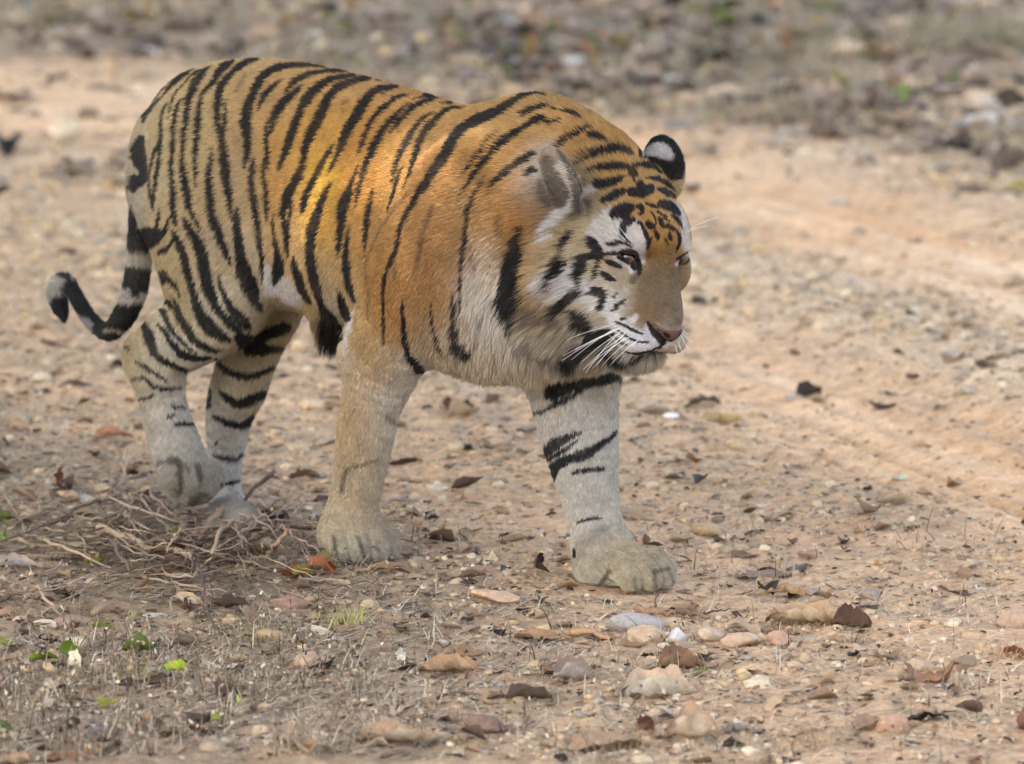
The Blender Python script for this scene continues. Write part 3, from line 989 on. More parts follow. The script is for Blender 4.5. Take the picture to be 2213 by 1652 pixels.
# ------------------------------------------------------------------ helpers for materials and things
def new_mat(name):
    m = bpy.data.materials.new(name); m.use_nodes = True
    return m, m.node_tree, m.node_tree.nodes['Principled BSDF']
def attr_mat(name, rough=.8, spec=.25, att='col', sheen=0.0, trans=0.0):
    m, t, b = new_mat(name)
    a = t.nodes.new('ShaderNodeAttribute'); a.attribute_name = att
    t.links.new(a.outputs['Color'], b.inputs['Base Color'])
    b.inputs['Roughness'].default_value = rough
    b.inputs['Specular IOR Level'].default_value = spec
    return m
def flat_mat(name, col, rough=.6, spec=.4):
    m, t, b = new_mat(name)
    b.inputs['Base Color'].default_value = (*col, 1)
    b.inputs['Roughness'].default_value = rough
    b.inputs['Specular IOR Level'].default_value = spec
    return m
def link(name, data, parent=None, loc=None, mat=None):
    o = bpy.data.objects.new(name, data)
    COL.objects.link(o)
    if mat is not None: data.materials.append(mat)
    if parent is not None:
        o.parent = parent
        o.matrix_parent_inverse = Matrix.Translation(-Vector(parent.location)) if parent.location.length else Matrix()
    if loc is not None: o.location = loc
    return o
def tag(o, label, cat, group=None):
    o['label'] = label; o['category'] = cat
    if group: o['group'] = group
    return o
def set_col(me, C, domain='POINT', name='col'):
    a = me.attributes.new(name, 'FLOAT_COLOR', domain)
    a.data.foreach_set('color', np.c_[C, np.ones(len(C))].astype(np.float32).ravel())

# ------------------------------------------------------------------ tiger: body, fur, eyes, nose, whiskers
tiger = bpy.data.objects.new('tiger', None)
tiger.empty_display_size = .3
tiger.location = W(-.55, 0, 0)
COL.objects.link(tiger)
tag(tiger, 'big orange tiger with black stripes walking off the track with its head lowered', 'tiger')
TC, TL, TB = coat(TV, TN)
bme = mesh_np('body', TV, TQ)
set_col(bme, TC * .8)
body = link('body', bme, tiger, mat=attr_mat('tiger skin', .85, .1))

NOSE = H(.225, 0, -.04)
def smooth(x, a, b):
    t = np.clip((x - a) / (b - a), 0, 1)
    return t * t * (3 - 2 * t)
TAILP, TAILD = tail_pts[:, :3], np.gradient(tail_pts[:, :3], axis=0)
def flow(P, N):
    b = toB(P)
    up = np.array([0, 0, 1.0])
    D = np.tile(-F_ - .35 * up, (len(P), 1))
    # flanks sweep down, chest and throat hang
    side = smooth(b[:, 2], .85, .6)[:, None]
    D = D * (1 - .35 * side) + (-.7 * up) * side
    front = (smooth(b[:, 0], -.25, 0) * smooth(b[:, 2], .8, .55))[:, None]
    D = D * (1 - front) + (-F_ * .15 - up) * front
    hl = Hloc(P)
    rad = (P - NOSE) / (np.linalg.norm(P - NOSE, axis=1)[:, None] + 1e-9)
    wh = (smooth(hl[:, 0], -.13, -.03) * smooth(b[:, 2], .5, .56) * smooth(b[:, 0], .0, .08))[:, None]
    ruff = smooth(np.abs(hl[:, 1]), .06, .10)[:, None]
    D = D * (1 - wh) + (rad + ruff * (-.75 * up)) * wh
    wl = smooth(b[:, 2], .52, .36)[:, None]
    D = D * (1 - wl) + (-up - .12 * F_) * wl
    wp = smooth(b[:, 2], .13, .08)[:, None]
    D = D * (1 - wp) + (F_ * .9 - up * .6) * wp
    wt = b[:, 0] < -1.27
    i = np.nonzero(wt)[0]
    if len(i):
        dd = np.linalg.norm(P[i][:, None] - TAILP[None], axis=2)
        j = dd.argmin(1)
        ok = dd[np.arange(len(i)), j] < .048
        D[i[ok]] = TAILD[j[ok]] / np.linalg.norm(TAILD[j[ok]], axis=1)[:, None]
    D = D - N * (D * N).sum(1)[:, None]
    return D / (np.linalg.norm(D, axis=1)[:, None] + 1e-9)

def sample_surface(n, want):
    tri = np.vstack([TQ[:, [0, 1, 2]], TQ[:, [0, 2, 3]]])
    a, b_, c = TV[tri[:, 0]], TV[tri[:, 1]], TV[tri[:, 2]]
    ar = np.linalg.norm(np.cross(b_ - a, c - a), axis=1)
    pr = ar * want(tri)
    cs = np.cumsum(pr); cs /= cs[-1]
    t = np.searchsorted(cs, rng.random(n))
    u, v = rng.random(n), rng.random(n)
    f = u + v > 1
    u[f], v[f] = 1 - u[f], 1 - v[f]
    w0 = 1 - u - v
    P = a[t] * w0[:, None] + b_[t] * u[:, None] + c[t] * v[:, None]
    N = TN[tri[t, 0]] * w0[:, None] + TN[tri[t, 1]] * u[:, None] + TN[tri[t, 2]] * v[:, None]
    return P, N / np.linalg.norm(N, axis=1)[:, None]
def want(tri):
    c = TV[tri].mean(1); n = TN[tri[:, 0]]
    v = CAM - c; v /= np.linalg.norm(v, axis=1)[:, None]
    w_ = np.where((n * v).sum(1) > -.2, 1.0, .22)
    hl = Hloc(c)
    head = (hl[:, 0] > -.06) & (toB(c)[:, 0] > .02)
    return w_ * np.where(head, 2.0, 1.0)
NF = int(globals().get('N_FUR', 520000))
_t = time.time()
FP, FN = sample_surface(NF, want)
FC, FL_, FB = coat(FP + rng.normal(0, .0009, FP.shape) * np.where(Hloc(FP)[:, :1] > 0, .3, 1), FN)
FD = flow(FP, FN)
hl = Hloc(FP)
# bare places: nose pad, eyes, soles
bare = np.zeros(NF, bool)
for e in EYES: bare |= np.linalg.norm(FP - e, axis=1) < .0185
npad = HP(.222, 0, -.047, 1447, 716)
bare |= (np.abs((FP - npad) @ HX[1]) < .031 - .9 * np.clip(-((FP - npad) @ HX[2]), 0, .02)) & (np.abs((FP - npad) @ HX[2] + .006) < .016) & ((FP - npad) @ HX[0] > -.02)
bare |= FP[:, 2] < .012
keep = ~bare
FP, FN, FC, FL_, FD, hl, FB = FP[keep], FN[keep], FC[keep], FL_[keep], FD[keep], hl[keep], FB[keep]
n = len(FP)
b = toB(FP)
# short pelt on the body, very short on ears and face
FL_ = FL_ * np.where(hl[:, 0] > .02, .64, .76)
FL_ = np.where(FP[:, 2] < .11, .0048, FL_)
for ax_, c_ in (e_r, e_l):
    q_ = (FP - c_) @ ax_.T
    onear = (np.abs(q_[:, 1]) < .06) & (np.abs(q_[:, 2]) < .035) & (q_[:, 0] > -.045) & (q_[:, 0] < .1)
    FL_ = np.where(onear, .0045, FL_)
# long dark tuft under the belly
tuft = np.exp(-((FP - B(722, 705, -.04)) ** 2).sum(1) / (2 * .036 ** 2))
tuft = np.where(tuft > .3, tuft, 0)
FL_ = FL_ + .028 * tuft
FD = FD + np.array([0, 0, -1.2]) * tuft[:, None]
FC = FC * (1 - .72 * np.clip(tuft * 1.5, 0, 1))[:, None]
lift = .30 + .25 * smooth(FL_, .016, .036) + .1 * rng.random(n)
lock = np.stack([vnoise(FP, .022, 11 + k) for k in range(3)], 1) * .22 + np.stack([vnoise(FP, .006, 21 + k) for k in range(3)], 1) * .30
lock *= (.45 + 1.35 * smooth(FL_, .012, .03))[:, None]
fine = rng.normal(0, .12, (n, 3))
D = FD + FN * lift[:, None] + lock + fine
D /= np.linalg.norm(D, axis=1)[:, None]
Lh = FL_ * (.75 + .5 * rng.random(n)) * 1.15
droop = (FD * .75 - FN * .3) + np.array([0, 0, -.25]) * smooth(FL_, .018, .04)[:, None]
pts = np.empty((n, 4, 3), np.float32)
for k, t in enumerate((0, .33, .67, 1.0)):
    pts[:, k] = FP + (D * t + droop * t * t * .42) * Lh[:, None]
pts[:, :, 2] = np.maximum(pts[:, :, 2], .003)
# long pale hairs across the opening of the near ear
ne = 1500
tq_ = rng.random(ne)
ex = np.interp(tq_, [0, .5, 1], [1222, 1248, 1262]) + rng.normal(0, 5, ne); ey = np.interp(tq_, [0, .5, 1], [352, 386, 425]) + rng.normal(0, 5, ne)
er = np.array([hit(a_, b_2) for a_, b_2 in zip(ex, ey)])
ax_ = e_r[0]
ed_ = -ax_[0] * .1 + ax_[0] * rng.uniform(.1, .9, ne)[:, None] + np.outer(np.ones(ne), C2W[0]) * -.75 + ax_[2] * .35 + rng.normal(0, .16, (ne, 3))
ed_ /= np.linalg.norm(ed_, axis=1)[:, None]
el = rng.uniform(.014, .032, ne)
ept = np.empty((ne, 4, 3), np.float32)
for k, t in enumerate((0, .33, .67, 1.0)):
    ept[:, k] = er + (ed_ * t - ax_[2] * .25 * t * t + np.array([0, 0, -.15]) * t * t) * el[:, None]
pts = np.concatenate([pts, ept])
ecol = srgb((196, 186, 172))[None] * rng.uniform(.55, 1.1, (ne, 1))
FC = np.vstack([FC, ecol]); FP = np.vstack([FP, er]); n = len(FP)
hl = Hloc(FP); b = toB(FP)
hc = bpy.data.hair_curves.new('fur')
hc.add_curves([4] * n)
hc.attributes['position'].data.foreach_set('vector', pts.reshape(-1))
ra = hc.attributes.get('radius') or hc.attributes.new('radius', 'FLOAT', 'POINT')
wid = np.where((hl[:, 0] > -.06) & (b[:, 0] > .02), .00042, .00062) * (.7 + .6 * rng.random(n))
ra.data.foreach_set('value', (wid[:, None] * np.array([1, .9, .65, .22])[None]).astype(np.float32).ravel())
var = (.76 + .48 * rng.random(n)) * (1 + .13 * vnoise(FP, .012, 31) + .10 * vnoise(FP, .045, 32))
ca = hc.attributes.new('col', 'FLOAT_COLOR', 'CURVE')
ca.data.foreach_set('color', np.c_[FC * var[:, None], np.ones(n)].astype(np.float32).ravel())
fur_mat = attr_mat('tiger fur', .62, .22)
fur = bpy.data.objects.new('fur', hc)
COL.objects.link(fur)
hc.materials.append(fur_mat)
fur.parent = tiger
fur.matrix_parent_inverse = Matrix.Translation(-Vector(tiger.location))
fur['kind'] = 'stuff'
print('fur', n, round(time.time() - _t, 1), 's')

# eyes: amber iris, dark rim, round pupil
def make_eye(c, gaze):
    nu, nv = 24, 16
    z = gaze / np.linalg.norm(gaze)
    x = np.cross(z, [0, 0, 1]); x /= np.linalg.norm(x); y = np.cross(x, z)
    V, C, Q = [], [], []
    for j in range(nv + 1):
        a = math.pi * j / nv
        r = EYE_R * (1.04 if a < .5 else 1.0)
        for i in range(nu):
            f = 2 * math.pi * i / nu
            V.append(c + r * (z * math.cos(a) + (x * math.cos(f) + y * math.sin(f)) * math.sin(a)))
            C.append((.004, .004, .004) if a < .19 else ((.10, .048, .02) if a < .46 else (.012, .01, .01)))
    for j in range(nv):
        for i in range(nu):
            Q.append((j * nu + i, j * nu + (i + 1) % nu, (j + 1) * nu + (i + 1) % nu, (j + 1) * nu + i))
    me = mesh_np('eye', V, Q)
    set_col(me, np.array(C))
    return me
eye_mat = attr_mat('eye', .08, .6)
gz = HW[0] * .8 + np.array([0, 0, -.1])
for e in EYES:
    o = link('eye', make_eye(e, gz), tiger, mat=eye_mat)

# nose pad: brick-red triangle with comma nostrils, built on the muzzle tip
def nose_pad():
    nx, ny = 25, 17
    V, C, Q = [], [], []
    for j in range(ny):
        v = j / (ny - 1)                       # 0 top, 1 bottom
        half = .031 * (1 - v) ** .8 + .0035
        for i in range(nx):
            u = i / (nx - 1) * 2 - 1
            y = u * half
            zz = .010 - v * .030
            bulge = .0035 * (1 - u * u) ** .5 * (1 - .3 * v)
            gap = ((abs(u) - .62) / .22) ** 2 + ((v - .42) / .20) ** 2
            dent = .0016 * math.exp(-gap * 1.2)
            P = npad + HX[1] * y + HX[2] * zz
            # rest on the muzzle surface
            h = bvh.ray_cast(Vector(P + HX[0] * .06), Vector(-HX[0]))
            base = np.array(h[0]) if h[0] is not None and abs((np.array(h[0]) - P) @ HX[0]) < .04 else P
            V.append(base + HX[0] * (.0022 + bulge - dent))
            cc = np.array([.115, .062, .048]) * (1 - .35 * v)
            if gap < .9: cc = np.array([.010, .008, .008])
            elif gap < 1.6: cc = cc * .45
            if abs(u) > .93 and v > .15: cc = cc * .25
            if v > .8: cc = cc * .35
            C.append(cc)
    for j in range(ny - 1):
        for i in range(nx - 1):
            k = j * nx + i
            Q.append((k, k + 1, k + nx + 1, k + nx))
    me = mesh_np('nose', V, Q)
    set_col(me, np.array(C))
    return me
link('nose', nose_pad(), tiger, mat=attr_mat('nose skin', .8, .1))

# whiskers: thin tapered tubes, traced root and tip
wm = flat_mat('whisker', (.75, .72, .66), .35, .5)
WH = """1320 705 1225 735 6
1326 712 1235 778 6
1330 716 1214 780 8
1336 722 1252 788 9
1342 716 1266 806 10
1348 726 1260 800 9
1352 730 1282 796 9
1338 709 1216 770 3
1352 720 1290 790 8
1362 736 1302 790 7
1346 708 1244 757 5
1366 726 1272 792 11
1380 735 1318 790 7
1330 700 1284 708 -2
1474 712 1490 720 -8
1474 718 1497 738 -8
1472 726 1492 757 -7
1466 738 1478 770 -6
1458 744 1469 776 -5
1478 706 1490 704 -6"""
def tube(pts, r0, r1, k=5):
    pts = np.array(pts)
    T = np.gradient(pts, axis=0); T /= np.linalg.norm(T, axis=1)[:, None]
    a = np.cross(T, [.3, .2, .93]); a /= np.linalg.norm(a, axis=1)[:, None]
    b2 = np.cross(T, a)
    n = len(pts)
    V = []
    for i in range(n):
        r = r0[i] if hasattr(r0, '__len__') else r0 + (r1 - r0) * i / (n - 1)
        for j in range(k):
            f = 2 * math.pi * j / k
            V.append(pts[i] + r * (a[i] * math.cos(f) + b2[i] * math.sin(f)))
    Q = [(i * k + j, i * k + (j + 1) % k, (i + 1) * k + (j + 1) % k, (i + 1) * k + j) for i in range(n - 1) for j in range(k)]
    return V, Q
def whisker(x0, y0, x1, y1, bow, out=.05):
    p0 = hit(x0, y0)
    dep = (p0 - CAM) @ FW
    p1 = CAM + rayd(x1, y1) * (dep - out)
    mid = (p0 + p1) / 2 + np.array([0, 0, 1]) * bow / 1018 + (-FW) * .012
    ts = np.linspace(0, 1, 9)[:, None]
    c = p0 * (1 - ts) ** 2 + mid * 2 * ts * (1 - ts) + p1 * ts ** 2
    V, Q = tube(c, .00062, .0002)
    link('whisker', mesh_np('whisker', V, Q), tiger, mat=wm)
for l in WH.splitlines():
    whisker(*[float(v) for v in l.split()])
for x0, y0, x1, y1 in ((1487, 498, 1552, 470), (1486, 502, 1530, 490), (1352, 520, 1322, 498), (1350, 524, 1318, 514), (1356, 516, 1332, 488)):
    whisker(x0, y0, x1, y1, 6, .01)
# ------------------------------------------------------------------ ground sheet
def gproj(X, Y, Z=0.0):
    P = np.stack([X.ravel(), Y.ravel(), np.broadcast_to(Z, X.shape).ravel()], 1)
    uv, z = proj(P)
    uv[z < 1] = (0, 5000)
    return uv, z
def terrain(X, Y):
    P = np.stack([X.ravel(), Y.ravel(), np.zeros(X.size)], 1)
    Z = .016 * vnoise(P, .45, 41) + .007 * vnoise(P, .13, 42) + .0085 * vnoise(P, .055, 43) + .0052 * vnoise(P, .026, 44)
    # paws stand on level ground
    for (px, py) in ((775, 1205), (1370, 1270), (500, 1135)):
        g = G(px, py)
        Z *= 1 - .85 * np.exp(-((P[:, 0] - g[0]) ** 2 + (P[:, 1] - g[1]) ** 2) / (2 * .16 ** 2))
    road, lit = zones(P)
    Z = Z * (1 - .6 * road) - .035 * road
    yA = np.interp(P[:, 0], TA[:, 0], TA[:, 1]); yB = np.interp(P[:, 0], TBk[:, 0], TBk[:, 1])
    st = np.stack([P[:, 0] * .22, np.where(P[:, 1] > (yA + yB) / 2, P[:, 1] - yA, P[:, 1] - yB), P[:, 0] * 0], 1)
    Z += ridge(P) * (.03 + .012 * vnoise(P, .07, 47))
    Z += road * (.022 * vnoise(st, .30, 45) + .006 * vnoise(st, .1, 46))
    # low bank on the far side of the track
    Z += .22 * smooth(P[:, 1] - .55 * np.abs(P[:, 0]) * 0, 11.5, 20.0)
    return Z.reshape(X.shape)
def zones(P):
    """how much of the sandy track, how much leaf litter there is at ground points"""
    wob = .22 * vnoise(P, .8, 51) + .1 * vnoise(P, .25, 52)
    x, y = P[:, 0] + wob * .4, P[:, 1] + wob
    yA = np.interp(x, TA[:, 0], TA[:, 1]); yB = np.interp(x, TBk[:, 0], TBk[:, 1])
    ra = smooth(np.abs(y - yA), 1.7, .5)
    rb = smooth(np.abs(y - yB), 1.9, .2) * smooth(x, -.2, .7)
    road = np.maximum(ra, rb)
    far = np.interp(x, FB_[:, 0], FB_[:, 1])
    bank = smooth(y, far - .5, far + .9)
    near = smooth(y, np.interp(x, [-1.2, -.2, .4, 1.2, 2], [3.2, 1.7, .2, -.8, -1.6]), np.interp(x, [-1.2, -.2, .4, 1.2, 2], [1.4, .2, -1.0, -2.0, -2.8]))
    near = near * (.22 + .70 * smooth(x, .45, -.35))
    return road * (1 - bank), np.maximum(bank, near)
def ridge(P):
    yA = np.interp(P[:, 0], TA[:, 0], TA[:, 1]); yB = np.interp(P[:, 0], TBk[:, 0], TBk[:, 1])
    return smooth(np.abs(P[:, 1] - (yA * .42 + yB * .58) + .3 * vnoise(P * [1, 1, 0], .5, 54)), 1.25, .4) * smooth(P[:, 0], -.3, .5)
def gline(pts): return np.array([G(x, y)[:2] for x, y in pts])
TA = gline([(0, 215), (300, 240), (800, 290), (1300, 340), (1700, 440), (2213, 580)])
TA = np.vstack([TA[0] + (TA[0] - TA[1]) * 20, TA, TA[-1] + (TA[-1] - TA[-2]) * 4])
TBk = gline([(900, 640), (1350, 720), (1700, 830), (2213, 1040)])
TBk = np.vstack([TBk[0] + (TBk[0] - TBk[1]) * 20, TBk, TBk[-1] + (TBk[-1] - TBk[-2]) * 4])
FB_ = gline([(0, 135), (450, 140), (900, 205), (1230, 250), (1500, 290), (1900, 335), (2213, 400)])
def axis_pts(segs, far):
    out = []
    for a, b, h in segs: out += list(np.arange(a, b, h))
    hi = [out[-1]]; st = segs[-1][2]
    while hi[-1] < far: st *= 1.35; hi.append(hi[-1] + st)
    lo = [out[0]]; st = segs[0][2]
    while lo[-1] > -far: st *= 1.35; lo.append(lo[-1] - st)
    return np.array(lo[:0:-1] + out + hi[1:])
gx = axis_pts([(-3.4, -1.3, .035), (-1.3, 1.4, .013), (1.4, 3.4, .03)], 420)
gy = axis_pts([(-2.6, 3.2, .015), (3.2, 8.0, .026), (8.0, 17.5, .05)], 420)
GX, GY = np.meshgrid(gx, gy)
GZ = terrain(GX, GY)
nyg, nxg = GX.shape
ids = np.arange(nxg * nyg).reshape(nyg, nxg)
GQ = np.stack([ids[:-1, :-1], ids[:-1, 1:], ids[1:, 1:], ids[1:, :-1]], -1).reshape(-1, 4)
GV = np.stack([GX.ravel(), GY.ravel(), GZ.ravel()], 1)
road, lit = zones(GV)
P2 = GV * [1, 1, 0]
c_soil = srgb((192, 159, 126)); c_sand = srgb((224, 180, 136)); c_pale = srgb((214, 186, 154)); c_lit = srgb((140, 124, 104)); c_bank = srgb((116, 105, 88))
nz = vnoise(P2, 1.1, 61) * .5 + vnoise(P2, .35, 62) * .5
col = np.tile(c_soil, (len(GV), 1))
col += (c_sand - col) * (road * (.75 + .25 * nz))[:, None]
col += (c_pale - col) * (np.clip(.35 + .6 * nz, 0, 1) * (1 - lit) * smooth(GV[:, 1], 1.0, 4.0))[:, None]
col += (srgb((210, 184, 154)) - col) * (ridge(GV) * (.6 + .4 * nz))[:, None]
yA = np.interp(GV[:, 0], TA[:, 0], TA[:, 1]); yB = np.interp(GV[:, 0], TBk[:, 0], TBk[:, 1])
st_ = np.stack([GV[:, 0] * .22, np.where(GV[:, 1] > (yA + yB) / 2, GV[:, 1] - yA, GV[:, 1] - yB), GV[:, 0] * 0], 1)
col *= (1 + road * (.2 * vnoise(st_, .28, 65) + .12 * vnoise(st_, .09, 66)))[:, None] ** np.array([.7, 1, 1.3])
litc = np.where((GV[:, 1] > 6)[:, None], c_bank, c_lit)
col += (litc - col) * (lit * (.75 + .25 * nz))[:, None]
col *= (1 + .14 * vnoise(P2, .05, 63) + .16 * vnoise(P2, .02, 64) - .12 * lit * (1 - (GV[:, 1] > 6)))[:, None]
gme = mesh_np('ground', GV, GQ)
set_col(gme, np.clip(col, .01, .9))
def ground_mat():
    m, t, b = new_mat('dusty soil')
    a = t.nodes.new('ShaderNodeAttribute'); a.attribute_name = 'col'
    geo = t.nodes.new('ShaderNodeNewGeometry')
    n1 = t.nodes.new('ShaderNodeTexNoise'); n1.inputs['Scale'].default_value = 55; n1.inputs['Detail'].default_value = 8; n1.inputs['Roughness'].default_value = .7
    n2 = t.nodes.new('ShaderNodeTexVoronoi'); n2.inputs['Scale'].default_value = 70
    t.links.new(geo.outputs['Position'], n1.inputs['Vector']); t.links.new(geo.outputs['Position'], n2.inputs['Vector'])
    mr = t.nodes.new('ShaderNodeMapRange'); mr.inputs[1].default_value = .3; mr.inputs[2].default_value = .7; mr.inputs[3].default_value = .68; mr.inputs[4].default_value = 1.22
    t.links.new(n1.outputs['Fac'], mr.inputs[0])
    mx = t.nodes.new('ShaderNodeMix'); mx.data_type = 'RGBA'; mx.blend_type = 'MULTIPLY'; mx.inputs[0].default_value = 1
    t.links.new(a.outputs['Color'], mx.inputs[6]); t.links.new(mr.outputs[0], mx.inputs[7])
    t.links.new(mx.outputs[2], b.inputs['Base Color'])
    b.inputs['Roughness'].default_value = .95; b.inputs['Specular IOR Level'].default_value = .1
    ad = t.nodes.new('ShaderNodeMath'); ad.operation = 'ADD'
    t.links.new(n1.outputs['Fac'], ad.inputs[0]); t.links.new(n2.outputs['Distance'], ad.inputs[1])
    bp = t.nodes.new('ShaderNodeBump'); bp.inputs['Strength'].default_value = .7; bp.inputs['Distance'].default_value = .006
    t.links.new(ad.outputs[0], bp.inputs['Height']); t.links.new(bp.outputs[0], b.inputs['Normal'])
    return m
ground = link('ground', gme, mat=ground_mat())
ground['kind'] = 'structure'
def zat(x, y):
    x = np.atleast_1d(np.asarray(x, float)); y = np.atleast_1d(np.asarray(y, float))
    return terrain(x, y)
def GT(px, py):
    """ground point seen at (px,py), on the uneven surface"""
    z = 0.0
    for _ in range(3):
        g = G(px, py, z); z = float(zat(g[0], g[1])[0])
    return np.array([g[0], g[1], z])

# ------------------------------------------------------------------ base shapes
def thing_mat(name, rough=.8, spec=.2, bump=.0, veins=False, trans=0.0):
    m, t, b = new_mat(name)
    a = t.nodes.new('ShaderNodeAttribute'); a.attribute_name = 'col'
    oi = t.nodes.new('ShaderNodeObjectInfo')
    mx = t.nodes.new('ShaderNodeMix'); mx.data_type = 'RGBA'; mx.blend_type = 'MULTIPLY'; mx.inputs[0].default_value = 1
    t.links.new(a.outputs['Color'], mx.inputs[6]); t.links.new(oi.outputs['Color'], mx.inputs[7])
    tc = t.nodes.new('ShaderNodeNewGeometry')
    n1 = t.nodes.new('ShaderNodeTexNoise'); n1.inputs['Scale'].default_value = 90 if not veins else 45; n1.inputs['Detail'].default_value = 6; n1.inputs['Roughness'].default_value = .65
    t.links.new(tc.outputs['Position'], n1.inputs['Vector'])
    mr = t.nodes.new('ShaderNodeMapRange'); mr.inputs[1].default_value = .3; mr.inputs[2].default_value = .7; mr.inputs[3].default_value = .72; mr.inputs[4].default_value = 1.2
    t.links.new(n1.outputs['Fac'], mr.inputs[0])
    m2 = t.nodes.new('ShaderNodeMix'); m2.data_type = 'RGBA'; m2.blend_type = 'MULTIPLY'; m2.inputs[0].default_value = 1
    t.links.new(mx.outputs[2], m2.inputs[6]); t.links.new(mr.outputs[0], m2.inputs[7])
    last = m2.outputs[2]
    bp = t.nodes.new('ShaderNodeBump'); bp.inputs['Strength'].default_value = .6; bp.inputs['Distance'].default_value = .003
    if veins:
        lv = t.nodes.new('ShaderNodeAttribute'); lv.attribute_name = 'lv'
        sp = t.nodes.new('ShaderNodeSeparateXYZ'); t.links.new(lv.outputs['Vector'], sp.inputs[0])
        ab = t.nodes.new('ShaderNodeMath'); ab.operation = 'ABSOLUTE'; t.links.new(sp.outputs[1], ab.inputs[0])
        s1 = t.nodes.new('ShaderNodeMath'); s1.operation = 'MULTIPLY_ADD'; s1.inputs[1].default_value = -.28
        t.links.new(ab.outputs[0], s1.inputs[0]); t.links.new(sp.outputs[0], s1.inputs[2])
        s2 = t.nodes.new('ShaderNodeMath'); s2.operation = 'MULTIPLY'; s2.inputs[1].default_value = 11
        t.links.new(s1.outputs[0], s2.inputs[0])
        s3 = t.nodes.new('ShaderNodeMath'); s3.operation = 'PINGPONG'; s3.inputs[1].default_value = .5
        t.links.new(s2.outputs[0], s3.inputs[0])
        mid = t.nodes.new('ShaderNodeMath'); mid.operation = 'MINIMUM'
        s4 = t.nodes.new('ShaderNodeMath'); s4.operation = 'MULTIPLY'; s4.inputs[1].default_value = 3.0
        t.links.new(ab.outputs[0], s4.inputs[0]); t.links.new(s3.outputs[0], mid.inputs[0]); t.links.new(s4.outputs[0], mid.inputs[1])
        vr = t.nodes.new('ShaderNodeMapRange'); vr.inputs[1].default_value = .0; vr.inputs[2].default_value = .14; vr.inputs[3].default_value = .86; vr.inputs[4].default_value = 1.0
        t.links.new(mid.outputs[0], vr.inputs[0])
        m3 = t.nodes.new('ShaderNodeMix'); m3.data_type = 'RGBA'; m3.blend_type = 'MULTIPLY'; m3.inputs[0].default_value = 1
        t.links.new(last, m3.inputs[6]); t.links.new(vr.outputs[0], m3.inputs[7])
        # underside of a dry leaf is darker and browner
        bf = t.nodes.new('ShaderNodeMix'); bf.data_type = 'RGBA'; bf.blend_type = 'MULTIPLY'; bf.inputs[7].default_value = (.62, .48, .38, 1)
        t.links.new(tc.outputs['Backfacing'], bf.inputs[0]); t.links.new(m3.outputs[2], bf.inputs[6])
        last = bf.outputs[2]
        t.links.new(vr.outputs[0], bp.inputs['Height']); bp.inputs['Strength'].default_value = .5
    else:
        t.links.new(n1.outputs['Fac'], bp.inputs['Height'])
    t.links.new(last, b.inputs['Base Color'])
    t.links.new(bp.outputs[0], b.inputs['Normal'])
    b.inputs['Roughness'].default_value = rough; b.inputs['Specular IOR Level'].default_value = spec
    return m
M_LEAF = thing_mat('dry leaf', .65, .25, veins=True)
M_STONE = thing_mat('stone', .9, .15)
M_TWIG = thing_mat('dead wood', .85, .15)
M_STRAW = thing_mat('straw', .75, .2)
M_GREEN = thing_mat('green leaf', .5, .4, veins=True)
def ico(sub):
    t = (1 + 5 ** .5) / 2
    V = np.array([(-1, t, 0), (1, t, 0), (-1, -t, 0), (1, -t, 0), (0, -1, t), (0, 1, t), (0, -1, -t), (0, 1, -t), (t, 0, -1), (t, 0, 1), (-t, 0, -1), (-t, 0, 1)], float)
    Fc = [(0, 11, 5), (0, 5, 1), (0, 1, 7), (0, 7, 10), (0, 10, 11), (1, 5, 9), (5, 11, 4), (11, 10, 2), (10, 7, 6), (7, 1, 8), (3, 9, 4), (3, 4, 2), (3, 2, 6), (3, 6, 8), (3, 8, 9), (4, 9, 5), (2, 4, 11), (6, 2, 10), (8, 6, 7), (9, 8, 1)]
    V /= np.linalg.norm(V[0])
    for _ in range(sub):
        V = list(map(tuple, V)); mid = {}; F2 = []
        def mp(a, b):
            k = (min(a, b), max(a, b))
            if k not in mid:
                p = np.array(V[a]) + np.array(V[b]); V.append(tuple(p / np.linalg.norm(p))); mid[k] = len(V) - 1
            return mid[k]
        for a, b, c in Fc:
            x, y, z = mp(a, b), mp(b, c), mp(c, a)
            F2 += [(a, x, z), (b, y, x), (c, z, y), (x, y, z)]
        Fc = F2; V = np.array(V)
    return np.array(V), np.array(Fc)
def stone_shape(seed, sub=2, flat=.58, ang=.8):
    V, Fc = ico(sub)
    r = np.random.default_rng(seed)
    # cut by random planes for an angular pebble
    for _ in range(9):
        nrm = r.normal(size=3); nrm /= np.linalg.norm(nrm)
        d = r.uniform(.5, .82) if r.random() < ang else r.uniform(.75, .98)
        ex = np.maximum(V @ nrm - d, 0)
        V = V - ex[:, None] * nrm * .92
    V = V * (1 + .07 * vnoise(V + seed * 3.1, .5, 3)[:, None] + .03 * vnoise(V + seed, .2, 4)[:, None])
    V = V * [1, r.uniform(.7, .95), flat * r.uniform(.8, 1.15)]
    return V, Fc
